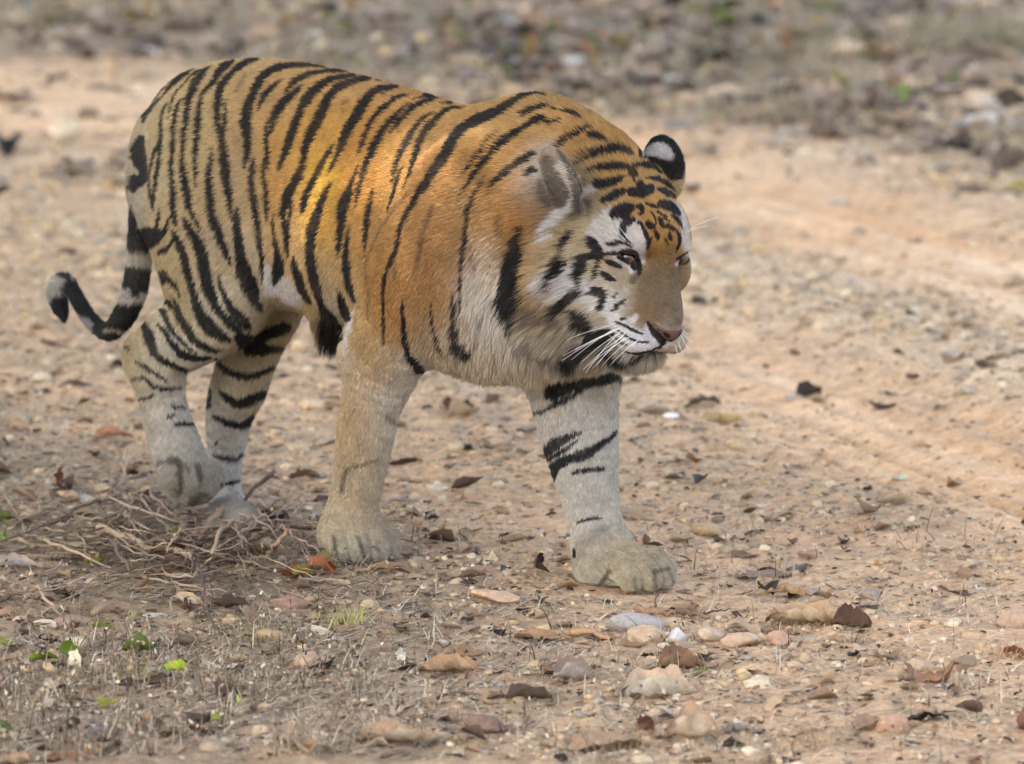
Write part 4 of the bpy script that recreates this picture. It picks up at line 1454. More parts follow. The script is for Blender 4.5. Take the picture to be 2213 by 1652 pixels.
def leaf_shape(seed, nu=9, nv=5, broad=None, force=None):
    r = np.random.default_rng(seed)
    br = broad or r.uniform(.42, .62)
    bend, curl, tw = r.uniform(-1.1, 1.3), r.uniform(-.5, 1.6), r.uniform(-1.0, 1.0)
    if force: bend, curl, tw = force
    ph = r.uniform(0, 6)
    nib, crm = r.normal(size=(nu, nv)), r.normal(size=(nu, nv))
    V, UVv = [], []
    for i in range(nu):
        t = i / (nu - 1)
        half = br * .5 * max(math.sin(math.pi * t ** .85), 0) ** .8 + .004
        if t > .97: half = .004
        for j in range(nv):
            v = j / (nv - 1) * 2 - 1
            hv = half * (1 + abs(v) * (.14 * math.sin(9 * t + ph * 2 + v) + .12 * nib[i, j]))
            y = v * hv
            z = curl * abs(v) ** 1.6 * half * .9 + .035 * math.sin(9 * t + ph + v * 2) * abs(v) + tw * v * half * (t - .5) + .034 * crm[i, j] * (nu > 7)
            a = bend * (t - .5)
            x = math.sin(a) / max(abs(bend), .05) * (1 if bend > 0 else -1) if abs(bend) > .05 else t - .5
            zz = (1 - math.cos(a)) / (bend if abs(bend) > .05 else 1) * 1.0
            V.append((x, y, z + zz)); UVv.append((t, v, 0))
    Q = [(i * nv + j, i * nv + j + 1, (i + 1) * nv + j + 1, (i + 1) * nv + j) for i in range(nu - 1) for j in range(nv - 1)]
    V = np.array(V); V[:, 2] -= np.percentile(V[:, 2], 12)
    return V, np.array(Q), np.array(UVv)
def shape_mesh(name, V, Q, mat, shade=None, lv=None, smooth_=True):
    me = mesh_np(name, V, Q, smooth_)
    C = np.ones((len(V), 3)) if shade is None else shade
    set_col(me, C)
    if lv is not None:
        a = me.attributes.new('lv', 'FLOAT_VECTOR', 'POINT'); a.data.foreach_set('vector', lv.astype(np.float32).ravel())
    me.materials.append(mat)
    return me
LEAVES = [leaf_shape(100 + k) for k in range(16)]
LEAFM = [shape_mesh('leaf', *l[:2], M_LEAF, lv=l[2]) for l in LEAVES]
LEAFLOW = [leaf_shape(100 + k, 5, 3) for k in range(16)]
STONES = [stone_shape(200 + k) for k in range(14)]
STONEM = [shape_mesh('stone', *s, M_STONE) for s in STONES]
STLOW = [stone_shape(200 + k, 1) for k in range(14)]
STMIN = [stone_shape(200 + k, 0) for k in range(14)]
def rotm(rx, ry, rz):
    cx, sx, cy, sy, cz, sz = np.cos(rx), np.sin(rx), np.cos(ry), np.sin(ry), np.cos(rz), np.sin(rz)
    return np.array([[cy * cz, sx * sy * cz - cx * sz, cx * sy * cz + sx * sz], [cy * sz, sx * sy * sz + cx * cz, cx * sy * sz - sx * cz], [-sy, sx * cy, cx * cy]])
def joined(name, items, shapes, mat, lv=False):
    """many small pieces in one mesh; items: (pos, scale, rot(3), colour, variant)"""
    Vs, Qs, Cs, Ls, off = [], [], [], [], 0
    for p, s, r3, c, k in items:
        sh = shapes[k % len(shapes)]
        V = (sh[0] * s) @ rotm(*r3).T + p
        Vs.append(V); Qs.append(sh[1] + off); Cs.append(np.tile(c, (len(V), 1)))
        if lv: Ls.append(sh[2])
        off += len(V)
    V, Q, C = np.vstack(Vs), np.vstack(Qs), np.vstack(Cs)
    me = shape_mesh(name, V, Q, mat, C, np.vstack(Ls) if lv else None)
    o = bpy.data.objects.new(name, me); COL.objects.link(o)
    o['kind'] = 'stuff'
    return o
def put(name, me, p, s, r3, c, label, cat, group=None):
    o = bpy.data.objects.new(name, me); COL.objects.link(o)
    o.location = p; o.scale = (s, s, s) if not hasattr(s, '__len__') else s
    o.rotation_euler = r3; o.color = (*c, 1)
    return tag(o, label, cat, group)

# ------------------------------------------------------------------ scatter
def footprint(n, v0, v1, u0=-520, u1=2733, power=1.0):
    n = int(n * 1.3)
    """random ground points spread evenly over the part of the ground the photo shows"""
    y0, y1 = G(1106, v1)[1], G(1106, v0)[1]
    out = []
    while len(out) < n:
        k = n * 3
        y = rng.uniform(y0, y1, k)
        x = rng.uniform(-3.6, 3.6, k)
        uv, z = proj(np.stack([x, y, x * 0], 1))
        ok = (uv[:, 0] > u0) & (uv[:, 0] < u1)
        out += list(np.stack([x[ok], y[ok]], 1))
    out = np.array(out[:n])
    return np.c_[out, zat(out[:, 0], out[:, 1])]
def under_tiger(P):
    m = np.zeros(len(P), bool)
    for (px, py, r) in ((775, 1195, .11), (1370, 1262, .14), (500, 1130, .09)):
        g = G(px, py)
        m |= np.hypot(P[:, 0] - g[0], P[:, 1] - g[1]) < r
    return m
STC = [srgb(c) for c in ((186, 158, 130), (196, 170, 142), (172, 148, 124), (206, 184, 158), (160, 146, 130), (182, 156, 128), (146, 126, 108), (192, 162, 124))]
LFB = None
LFC = [srgb(c) for c in ((206, 180, 150), (198, 170, 140), (188, 158, 130), (214, 196, 172), (170, 138, 112), (140, 112, 92), (190, 178, 166), (110, 86, 72), (200, 168, 132), (72, 58, 50))]
def zone_words(u, v):
    if v < 420: return 'on the far bank' if v < 300 else 'at the far edge of the track'
    if v < 800: return 'on the sandy track right of the tiger' if u > 1106 else 'behind the tail and hind legs'
    if v < 1200: return 'beyond the front paws' if u < 1500 else 'on the right between track and litter'
    if v < 1420: return 'near the twigs at left' if u < 900 else ('in front of the paws' if u < 1700 else 'at the right in front of the track')
    return 'in the left foreground' if u < 740 else ('in the middle foreground' if u < 1480 else 'in the right foreground')
def cname(c):
    s = c / (c.max() + 1e-9)
    L = c.mean()
    if s[2] > .72: return 'grey' if L < .35 else 'pale grey'
    if L > .38: return 'pale tan'
    if L > .24: return 'tan'
    if L > .14: return 'brown'
    return 'dark brown'
# every scattered thing is told apart by its colour, size and where it lies from something easy to find
LATER = []
def later(o, u, v, colour, kind, size): LATER.append((o, u, v, colour, kind, size))
# stones
def stones(n, v0, v1, smin, smax, keep_fn=None):
    P = footprint(n, v0, v1)
    s = smin * (smax / smin) ** (rng.random(len(P)) ** 2.2)
    road, lit = zones(P)
    pr = .28 + .72 * (1 - road)
    pr *= np.where(P[:, 1] < 6, 1 - .55 * lit, 1)
    rd = ridge(P); pr = np.maximum(pr, .55 * rd)
    cl = vnoise(P * [1, 1, 0], .35, 71) + .4 * rd
    pr *= np.clip(.55 + .9 * cl, .1, 1)
    ok = (rng.random(len(P)) < pr) & ~under_tiger(P)
    return P[ok], s[ok]
items = []
for n_, v0, v1, a, b2 in ((24000, 640, 1652, .0035, .013), (5200, 640, 1652, .010, .02), (230, 700, 1652, .022, .038), (22000, 150, 760, .007, .03), (700, 0, 760, .02, .045), (90, 0, 420, .045, .09)):
    P, s = stones(n_, v0, v1, a, b2)
    # more gravel on the right
    for p, q, rd in zip(P, s, ridge(P)):
        c = STC[rng.integers(len(STC))] * rng.uniform(.8, 1.12) * (1 + .12 * rd) * [.98, 1.0, .96]
        r3 = tuple(rng.uniform(-.3, .3, 2)) + (rng.uniform(0, 6.28),)
        items.append((p + [0, 0, q * rng.uniform(-.12, .2)], q, r3, c, int(rng.integers(14))))
pos = np.array([i[0] for i in items]); sz = np.array([i[1] for i in items])
uvs, zz = proj(pos)
vis = (uvs[:, 0] > 0) & (uvs[:, 0] < 2213) & (uvs[:, 1] > 0) & (uvs[:, 1] < 1652)
app = np.where(vis, sz / zz, 0)
order = np.argsort(-app)
N_IND = 262
for k in order[:N_IND]:
    p, q, r3, c, v = items[k]
    u_, v_ = uvs[k]
    later(put('stone', STONEM[v], p, q, r3, c, '', 'stone', 'loose stones on the ground'), u_, v_, cname(c), 'stone', app[k])
rest = order[N_IND:]
mid = [items[k] for k in rest if sz[k] > .012]
sml = [items[k] for k in rest if sz[k] <= .012]
joined('gravel', mid, STLOW, M_STONE)
joined('grit', sml, STMIN, M_STONE)

# leaves
items = []
for n_, v0, v1, a, b2, base in ((620, 700, 1652, .035, .10, .42), (3400, 640, 1652, .018, .05, .4), (20000, 560, 1652, .007, .022, .6), (900, 0, 450, .09, .2, .15), (3600, 0, 700, .03, .08, .15)):
    P = footprint(n_, v0, v1)
    road, lit = zones(P)
    ok = (rng.random(len(P)) < np.clip(base + lit, 0, 1) * (1 - .8 * road)) & ~under_tiger(P)
    for p in P[ok]:
        q = rng.uniform(a, b2)
        c = LFC[rng.integers(len(LFC))] * rng.uniform(.75, 1.2) * [.97, 1.02, 1.0]
        c = c * .62 + c.mean() * .38 * np.array([1.12, 1.0, .82])
        if v0 == 0: c = c * .55 + c.mean() * .45      # weathered grey on the bank
        tilt = rng.normal(0, .16, 2)
        r3 = (tilt[0] + (math.pi if rng.random() < .3 else 0), tilt[1], rng.uniform(0, 6.28))
        items.append((p + [0, 0, q * .04 + .002], q, r3, c, int(rng.integers(16))))
pos = np.array([i[0] for i in items]); sz = np.array([i[1] for i in items])
uvs, zz = proj(pos)
vis = (uvs[:, 0] > 0) & (uvs[:, 0] < 2213) & (uvs[:, 1] > 0) & (uvs[:, 1] < 1652)
app = np.where(vis, sz / zz, 0)
order = np.argsort(-app)
N_INDL = 268
for k in order[:N_INDL]:
    p, q, r3, c, v = items[k]
    u_, v_ = uvs[k]
    later(put('leaf', LEAFM[v], p, q, r3, c, '', 'leaf', 'dry leaves on the ground'), u_, v_, cname(c), 'dry leaf', app[k])
joined('leaf_litter', [items[k] for k in order[N_INDL:]], LEAFLOW, M_LEAF, lv=True)

# ------------------------------------------------------------------ leaves, stones and sticks the photo shows singly
def leafc(c): return srgb(c)
NAMED_LEAVES = [  # px, py, length m, yaw deg, tilt, roll, colour, variant-seed, label
 (1425, 1508, .135, 8, .12, .1, (216, 206, 188), 301, 'big pale curled leaf with brown underside right of centre in the foreground', (.5, 1.25, .6)),
 (1162, 1250, .075, 80, 1.1, .2, (78, 54, 46), 302, 'dark brown leaf standing on edge left of the forward front paw', None),
 (1165, 1380, .125, 5, .0, .0, (200, 170, 138), 303, 'broad tan leaf with clear veins below the gap between the front paws', None),
 (970, 1452, .11, 170, .0, .1, (198, 168, 136), 304, 'tan veined leaf lying flat in the middle foreground', None),
 (860, 1616, .15, 3, .0, .0, (198, 180, 156), 305, 'long pale leaf at the bottom edge left of centre', None),
 (1320, 1620, .155, 12, .0, .0, (198, 182, 158), 306, 'large pale leaf at the bottom edge right of centre', None),
 (1392, 1590, .06, 60, .8, .1, (120, 80, 58), 307, 'dark folded tip of a leaf beside the large pale one at the bottom edge', None),
 (2010, 1478, .11, 160, .1, .3, (170, 140, 116), 308, 'arched brown leaf in the right foreground', (1.9, -.6, .2)),
 (1840, 1362, .08, 20, .2, .4, (110, 86, 72), 309, 'dark curled leaf end in the litter right of the stones', (.3, 1.9, .6)),
 (1740, 1350, .15, 8, .0, .1, (206, 186, 154), 310, 'long straw coloured leaf lying in the litter on the right', (.35, .7, .5)),
 (1695, 1292, .09, 150, .0, .1, (200, 172, 130), 311, 'yellowish dry leaf beside a tuft right of the forward paw', None),
 (1650, 1243, .11, 0, .05, .0, (166, 152, 138), 312, 'flat grey leaf right of the forward paw', None),
 (1494, 1006, .05, 120, .9, .1, (124, 92, 68), 313, 'small brown leaf standing upright right of the foreleg', None),
 (988, 890, .08, 20, .3, .6, (88, 68, 58), 314, 'dark curled leaf seen between the front legs', None),
 (1560, 912, .10, 12, .1, .0, (214, 196, 150), 315, 'pale yellow leaf lying on the ground right of the foreleg', None),
 (1905, 878, .07, 0, .2, .4, (86, 62, 52), 316, 'dark leaf lying on the sandy track at right', None),
 (122, 748, .08, 170, .2, .3, (112, 72, 58), 317, 'reddish brown leaf below the tail tip', None),
 (120, 1075, .09, 85, 1.1, .1, (134, 100, 78), 318, 'brown leaf standing on edge at the far left of the twigs', None),
 (245, 952, .09, 10, .1, .0, (196, 158, 132), 319, 'pinkish leaf lying left of the raised hind paw', None),
 (1394, 1190, .05, 100, 1.0, .1, (100, 72, 58), 320, 'small dark leaf standing behind the forward paw', None),
 (30, 1232, .09, 0, .1, .1, (190, 188, 186), 321, 'grey white leaf at the left edge beside the twigs', None),
 (640, 1252, .065, 30, .5, .3, (140, 84, 56), 322, 'rust red leaf lying under green ones below the standing front paw', None),
 (690, 1252, .07, 150, .4, .2, (138, 80, 52), 323, 'rust red leaf touching the standing front paw', None),
 (400, 1330, .05, 80, 1.0, .2, (130, 100, 82), 324, 'brown leaf standing upright below the twig pile', None),
 (150, 1640, .1, 10, .1, .0, (176, 146, 120), 325, 'tan leaf at the bottom left edge', None),
 (1240, 1478, .09, 30, .2, .4, (172, 160, 150), 326, 'grey crumpled leaf left of the big curled one', (.5, 1.7, .8)),
 (1500, 1600, .11, 20, .1, .3, (200, 180, 156), 327, 'crumpled pale leaf near the stick at the bottom', (.4, 1.5, .9)),
 (1470, 1445, .085, 8, .1, .3, (150, 122, 98), 328, 'brown leaf with a dark curl above the big curled leaf', (.3, 1.6, -.6)),
 (2195, 1420, .07, 120, .5, .4, (166, 116, 84), 329, 'orange brown leaf in a dry tuft at the right edge', None),
 (2205, 1590, .09, 95, 1.0, .1, (112, 76, 62), 330, 'dark brown leaf cut by the right edge low down', None),
 (330, 1085, .06, 40, .6, .2, (90, 72, 62), 331, 'dark leaf at the foot of the raised hind paw', None),
 (655, 1040, .08, 160, .2, .5, (110, 90, 76), 332, 'dark curled leaf between hind and front legs', None),
 (870, 1010, .07, 170, .1, .5, (84, 62, 54), 333, 'dark leaf right of the standing front leg', None),
]
for px, py, L, yaw, tx, ty, c, sd, lab, curl in NAMED_LEAVES:
    V, Q, lv = leaf_shape(sd, 13, 7, .62 if L > .1 else .55, curl)
    if tx < .3 and not curl: V = V * [1, 1, .6]
    me = shape_mesh('leaf', V, Q, M_LEAF, lv=lv)
    p = GT(px, py); L *= 1.12
    up_ = L * .5 * abs(math.sin(tx)) * .55 if tx > .7 else .004
    put('leaf', me, p + [0, 0, up_ + .004], L, (tx if tx < .7 else tx, ty * .3, math.radians(yaw)), srgb(c), lab, 'leaf')
NAMED_STONES = [
 (1362, 1362, .058, (.0, .1, .3), (160, 151, 144), 401, 'purple grey stone with a white end below the forward paw', (1.25, .8, .55)),
 (1462, 1378, .03, (.1, .2, 1), (204, 196, 186), 402, 'white quartz stone touching the purple grey one', (1, .8, .7)),
 (1400, 1392, .042, (.2, .3, .5), (178, 152, 124), 403, 'angular ochre rock leaning on the purple grey stone', (1.1, .8, .7)),
 (1062, 1303, .05, (0, .1, .2), (192, 158, 128), 404, 'pale flat stone left of the forward paw', (1.2, .8, .5)),
 (632, 1312, .038, (.1, .0, .4), (158, 126, 106), 405, 'smooth reddish stone below the rust red leaves', (1.2, .8, .6)),
 (678, 1438, .044, (.0, .0, .9), (176, 150, 124), 406, 'rounded orange brown stone in the middle left foreground', (1.1, .9, .7)),
 (205, 1592, .045, (.0, .1, .1), (120, 106, 100), 407, 'dark grey stone in dead weeds at bottom left', (1, .9, .7)),
 (1050, 1582, .04, (.0, .2, .3), (122, 98, 84), 408, 'dark brown stone at the bottom left of centre', (1.1, .8, .65)),
 (155, 1350, .038, (.1, .1, .3), (160, 134, 116), 409, 'crumbly reddish clod at the left edge of the foreground', (1.1, .8, .55)),
 (1450, 902, .017, (0, 0, 0), (236, 236, 236), 410, 'small white pebble right of the foreleg', (1.1, .8, .7)),
 (1026, 1076, .028, (.1, .1, .7), (172, 136, 112), 411, 'brown stone beyond the gap between the front legs', (1.1, .8, .55)),
 (1600, 1395, .04, (.1, .0, .2), (178, 152, 126), 412, 'ochre stone right of the white quartz', (1.2, .8, .55)),
 (1540, 1380, .034, (.0, .1, .8), (186, 162, 136), 413, 'tan stone between the quartz and the ochre stones', (1.1, .8, .6)),
 (1680, 1392, .035, (.1, .1, 1.4), (178, 142, 116), 414, 'round tan stone at the end of the stone row', (1, .9, .65)),
 (1990, 1445, .034, (.0, .2, .6), (172, 148, 122), 415, 'flat round stone above the arched brown leaf', (1.1, .9, .6)),
 (2190, 1358, .05, (.1, .0, .2), (176, 148, 124), 416, 'large greyish stone cut by the right edge', (1, .9, .7)),
 (1925, 1590, .042, (.0, .0, .5), (178, 140, 112), 417, 'half buried tan stone in the right foreground', (1.2, .9, .5)),
 (1880, 1285, .03, (.1, .1, .3), (150, 132, 116), 418, 'grey brown stone behind the long straw leaf', (1.1, .9, .6)),
 (1750, 1200, .026, (0, .1, .4), (160, 130, 112), 419, 'small brown stone right of the flat grey leaf', (1.1, .9, .6)),
 (1945, 1050, .02, (0, 0, .4), (176, 184, 160), 420, 'small greenish pebble on the edge of the track', (1.2, .9, .5)),
 (1838, 112, .07, (.1, 0, .3), (196, 170, 144), 421, 'large pale rock on the far bank', (1.1, .8, .6)),
 (2140, 235, .07, (.0, .1, .7), (190, 170, 156), 422, 'pale rock on the far bank at the right edge', (1.1, .8, .6)),
 (1580, 205, .045, (.0, .1, .2), (186, 164, 142), 423, 'pale stone at the foot of the far bank', (1.2, .8, .6)),
]
for px, py, s, r3, c, sd, lab, sc3 in NAMED_STONES:
    me = shape_mesh('stone', *stone_shape(sd, 3, .9, .75), M_STONE)
    p = GT(px, py)
    put('stone', me, p + [0, 0, s * sc3[2] * .35], tuple(s * 1.05 * k for k in sc3), r3, srgb(c), lab, 'stone')

# sticks and twigs
def stick(pts, w, c, label=None, cat='stick', zl=None, seed=0, group=None, name='stick'):
    """pts in px; w diameter px; zl: height above ground (m) at each point"""
    P = np.array([GT(x, y) for x, y in pts])
    zl = [0] * len(pts) if zl is None else zl
    for i, h in enumerate(zl):
        if h:                                    # a raised point keeps its place in the picture by standing nearer
            P[i] = G(pts[i][0], pts[i][1], P[i][2] + h)
    P[:, 2] += w / 1018 * .5
    P = catmull(P, 5)
    r = np.random.default_rng(seed + 1000 + int(pts[0][0]))
    P += np.c_[r.normal(0, .0032, len(P)), r.normal(0, .004, len(P)), r.normal(0, .0022, len(P))]
    rad = (w / 1018 * .5) * np.linspace(1.1, .55, len(P)) * r.uniform(.82, 1.2, len(P))
    V, Q = tube(P, rad, 0, 6)
    nb = len(V)
    Q = [q for q in Q]
    me = shape_mesh(name, np.array(V), np.array(Q), M_TWIG, np.tile(srgb(c), (nb, 1)) * (1 + .2 * r.normal(size=(nb, 1)) * .4))
    o = bpy.data.objects.new(name, me); COL.objects.link(o)
    if label: tag(o, label, cat, group)
    return o
def ZV(v, a):
    x0, y0, s = {'z5g': (0, 1200, 1.7704), 'z3g': (100, 600, 1.944), 'z6g': (1250, 1200, 1.7704)}[v]
    return [((x0 + a[i] / s) * K, (y0 + a[i + 1] / s) * K) for i in range(0, len(a), 2)]
tw, td, tg_ = (168, 144, 120), (116, 98, 84), (146, 128, 112)
TWIGS = [
 ('z5g', (430, 175, 550, 215, 680, 270, 750, 285), 15, tw, 'thick bare branch lying across the left of the twig pile', (0.03, .02, 0, 0)),
 ('z5g', (700, 250, 800, 285, 900, 340, 1010, 385), 11, tw, 'long branch running from the pile centre down to the right', (.01, .02, .01, 0)),
 ('z5g', (545, 95, 590, 160, 640, 215, 705, 255), 6, tg_, 'thin curved twig rising left of the pile centre', (.05, .03, .02, 0)),
 ('z5g', (1025, 45, 940, 115, 880, 180, 850, 240), 13, (156, 130, 106), 'thick forked branch standing up from the pile before the hind foot', (.06, .04, .02, 0)),
 ('z5g', (1005, 130, 930, 200, 870, 235, 830, 270), 9, (150, 126, 104), 'second prong of the fork under the thick one', (.05, .03, .01, 0)),
 ('z5g', (1245, 165, 1190, 240, 1130, 295, 1040, 310, 880, 315), 8, (160, 130, 104), 'bent branch on the right part of the pile', (.07, .04, .01, 0, 0)),
 ('z5g', (1205, 165, 1230, 160, 1300, 215, 1400, 280, 1450, 305, 1455, 350), 5, tg_, 'arched thin twig in front of the standing front paw', (.04, .06, .05, .03, .01, 0)),
 ('z3g', (1110, 1078, 1000, 1180, 930, 1250, 880, 1295), 8, (96, 84, 78), 'straight dark stick leaning before the far hind foot', (.14, .09, .04, 0)),
 ('z3g', (1250, 1190, 1150, 1250, 1060, 1300, 1000, 1310), 5, tg_, 'thin pale twig pointing up to the right of the hind foot', (.09, .05, .02, 0)),
 ('z5g', (760, 385, 850, 368, 935, 362), 8, (136, 126, 118), 'short grey stick below the pile', None),
 ('z5g', (600, 435, 650, 385, 700, 355, 765, 340), 7, (118, 82, 56), 'brown curved stalk below the pile centre', (0, .015, .02, .02)),
 ('z5g', (760, 425, 900, 450, 1100, 500, 1310, 552), 4, (190, 166, 134), 'long straight straw below the pile', None),
 ('z5g', (1530, 352, 1600, 337, 1668, 308), 7, (170, 140, 112), 'short stick under the standing front paw', (0, .01, .02)),
 ('z5g', (190, 165, 280, 115, 400, 65, 520, 50, 700, 108), 7, td, 'long dark curved twig at the back of the pile', (0, .02, .03, .02, 0)),
 ('z5g', (60, 210, 160, 230, 250, 238), 8, (170, 146, 122), 'pale stick at the left edge of the pile', None),
 ('z5g', (1042, 190, 1035, 240, 1030, 290), 8, (150, 122, 98), 'short upright stub in the middle of the pile', (.05, .03, 0)),
 ('z5g', (1000, 308, 1100, 368, 1190, 412), 5, tg_, 'thin straight twig below the right of the pile', None),
 ('z5g', (1290, 275, 1380, 252, 1490, 240), 4, (90, 76, 66), 'thin dark twig crossing the standing front paw', (.03, .03, .04)),
 ('z5g', (1040, 95, 1120, 130, 1180, 180, 1235, 255), 5, tg_, 'thin twig curving down right of the fork', (.07, .06, .03, 0)),
 ('z5g', (560, 290, 430, 330, 330, 330), 6, td, 'dark twig low at the left of the pile', None),
 ('z5g', (820, 260, 930, 290, 1030, 290), 12, (158, 128, 102), 'thick short branch lying in the pile centre', None),
 ('z3g', (960, 1090, 1060, 1060, 1180, 1010, 1280, 990), 4, (140, 116, 96), 'thin curved twig on the ground between the legs', None),
 ('z3g', (410, 980, 395, 1060, 375, 1150), 6, (176, 150, 124), 'pale stem left of the raised hind paw', (.04, .02, 0)),
 ('z6g', (540, 520, 620, 540, 700, 550), 14, (150, 118, 92), 'thick broken stick behind the purple grey stone', None),
 ('z6g', (690, 540, 770, 545, 850, 565), 13, (140, 112, 92), 'knotted grey stick right of the broken one', None),
 ('z6g', (225, 625, 330, 645, 430, 660), 13, (170, 134, 100), 'short stick left of the purple grey stone', None),
 ('z6g', (820, 540, 880, 525, 940, 515), 4, (96, 80, 72), 'thin dark twig at the end of the knotted stick', (.0, .01, .02)),
 ('z6g', (910, 1045, 1000, 1040, 1080, 1055), 12, (128, 116, 106), 'grey stick beside the crumpled leaf at the bottom', None),
 ('z5g', (1890, 890, 2000, 878, 2100, 870), 6, (104, 88, 78), 'dark thin stick in the middle right foreground', None),
 ('z6g', (625, 540, 620, 470, 612, 410), 4, (110, 84, 64), 'upright thin stalk before the forward paw', (.0, .03, .05)),
]
for v, a, w_, c, lab, zl in TWIGS:
    stick(ZV(v, a), w_ * 1.25, tuple(q * .97 for q in c), lab, 'stick', [q * .9 for q in zl] if zl else None)
for k in range(270):
    cx, cy = rng.normal(390, 200), rng.normal(1175, 62)
    if not (0 < cx < 880 and 1060 < cy < 1340): continue
    a = rng.uniform(0, math.pi); L = rng.uniform(40, 130)
    dx, dy = math.cos(a) * L, math.sin(a) * L * .45
    L *= rng.uniform(.8, 1.5); bow = rng.normal(0, 9)
    pts_ = [(cx - dx, cy - dy), (cx + bow * .6, cy + bow * .5), (cx + dx, cy + dy)]
    c = np.array([tw, td, tg_, (168, 144, 118), (90, 76, 66)][rng.integers(5)]) * rng.uniform(.85, 1.1)
    o = stick(pts_, rng.choice([2, 2.6, 3.2, 4, 6, 9], p=[.2, .25, .2, .15, .12, .08]), c, ' ', 'twig', (rng.uniform(0, .03), rng.uniform(0, .06), rng.uniform(0, .03)), k, 'thin twigs of the pile', 'twig')
    later(o, cx, cy, 'pale' if sum(c) > 370 else 'dark', 'thin twig', L)

# ------------------------------------------------------------------ straw, dead weeds and green sprouts
def blades(roots, h, lean, wid, C, name, k=3, curve=.4):
    """many thin tapering blades in one mesh"""
    n = len(roots)
    az = rng.uniform(0, 2 * math.pi, n)
    d = np.stack([np.cos(az), np.sin(az), np.zeros(n)], 1)
    side = np.stack([-np.sin(az + .6), np.cos(az + .6), np.zeros(n)], 1)
    V = np.empty((n, 2 * k + 1, 3))
    for i in range(k + 1):
        t = i / k
        ctr = roots + d * (h * np.sin(lean) * t + curve * h * t * t * np.sin(lean))[:, None] + np.array([0, 0, 1.]) * (h * np.cos(lean) * t * (1 - .2 * t))[:, None]
        if i < k:
            ww = wid * (1 - .7 * t)
            V[:, 2 * i] = ctr - side * ww[:, None]; V[:, 2 * i + 1] = ctr + side * ww[:, None]
        else: V[:, 2 * k] = ctr
    m = 2 * k + 1
    base = (np.arange(n) * m)[:, None]
    tris = []
    for i in range(k - 1):
        tris += [base + np.array([2 * i, 2 * i + 1, 2 * i + 3]), base + np.array([2 * i, 2 * i + 3, 2 * i + 2])]
    tris.append(base + np.array([2 * k - 2, 2 * k - 1, 2 * k]))
    T = np.concatenate(tris)
    me = shape_mesh(name, V.reshape(-1, 3), T, M_STRAW, np.repeat(C, m, 0))
    o = bpy.data.objects.new(name, me); COL.objects.link(o)
    return o
def pick(P, prob):
    ok = (rng.random(len(P)) < prob) & ~under_tiger(P)
    return P[ok]
SC = [srgb(c) for c in ((206, 188, 160), (184, 164, 138), (150, 130, 110), (220, 206, 180), (108, 92, 78))]
P = footprint(120000, 640, 1652)
road, lit = zones(P); uv, _ = proj(P)
cl = vnoise(P * [1, 1, 0], .22, 81)
P = pick(P, np.clip((lit * .9 + .25) * (1 - road) * (.6 + cl), 0, 1))
n = len(P)
C = np.array(SC)[rng.integers(len(SC), size=n)] * rng.uniform(.8, 1.15, (n, 1))
o = blades(P, rng.uniform(.02, .075, n), rng.uniform(1.15, 1.55, n), rng.uniform(.0007, .0015, n), C, 'straw_litter')
o['kind'] = 'stuff'
P = footprint(15000, 1150, 1652)
uv, _ = proj(P)
wgt = smooth(uv[:, 1], 1330, 1520) * smooth(uv[:, 0], 1150, 500) + .08
cl = vnoise(P * [1, 1, 0], .10, 82)
P = pick(P, np.clip(wgt * (.5 + cl * 1.2), 0, 1))
n = len(P)
C = np.array(SC)[rng.integers(1, len(SC), size=n)] * rng.uniform(.35, .8, (n, 1))
o = blades(P, rng.uniform(.02, .085, n), rng.uniform(0, .55, n), rng.uniform(.0009, .0019, n), C, 'dead_weeds')
o['kind'] = 'stuff'
# little dry husks on the weed stems
it = []
for p in P[rng.random(n) < .6]:
    for _ in range(2):
        it.append((p + rng.normal(0, .01, 3) + [0, 0, rng.uniform(.015, .055)], rng.uniform(.006, .014), tuple(rng.uniform(0, 6.28, 3)), SC[rng.integers(1, 5)] * .8, int(rng.integers(16))))
joined('weed_husks', it, LEAFLOW, M_LEAF, lv=True)
# far bank undergrowth
P = footprint(24000, -20, 430)
road, lit = zones(P); cl = vnoise(P * [1, 1, 0], .9, 83)
P = pick(P, np.clip(lit * (.35 + cl), 0, 1))
n = len(P)
GC = [srgb(c) for c in ((160, 150, 118), (140, 134, 108), (172, 158, 128), (124, 120, 100))]
C = np.array(GC)[rng.integers(4, size=n)] * rng.uniform(.7, 1.1, (n, 1))
o = blades(P, rng.uniform(.05, .2, n), rng.uniform(.1, .9, n), rng.uniform(.002, .005, n), C, 'bank_grass')
o['kind'] = 'stuff'
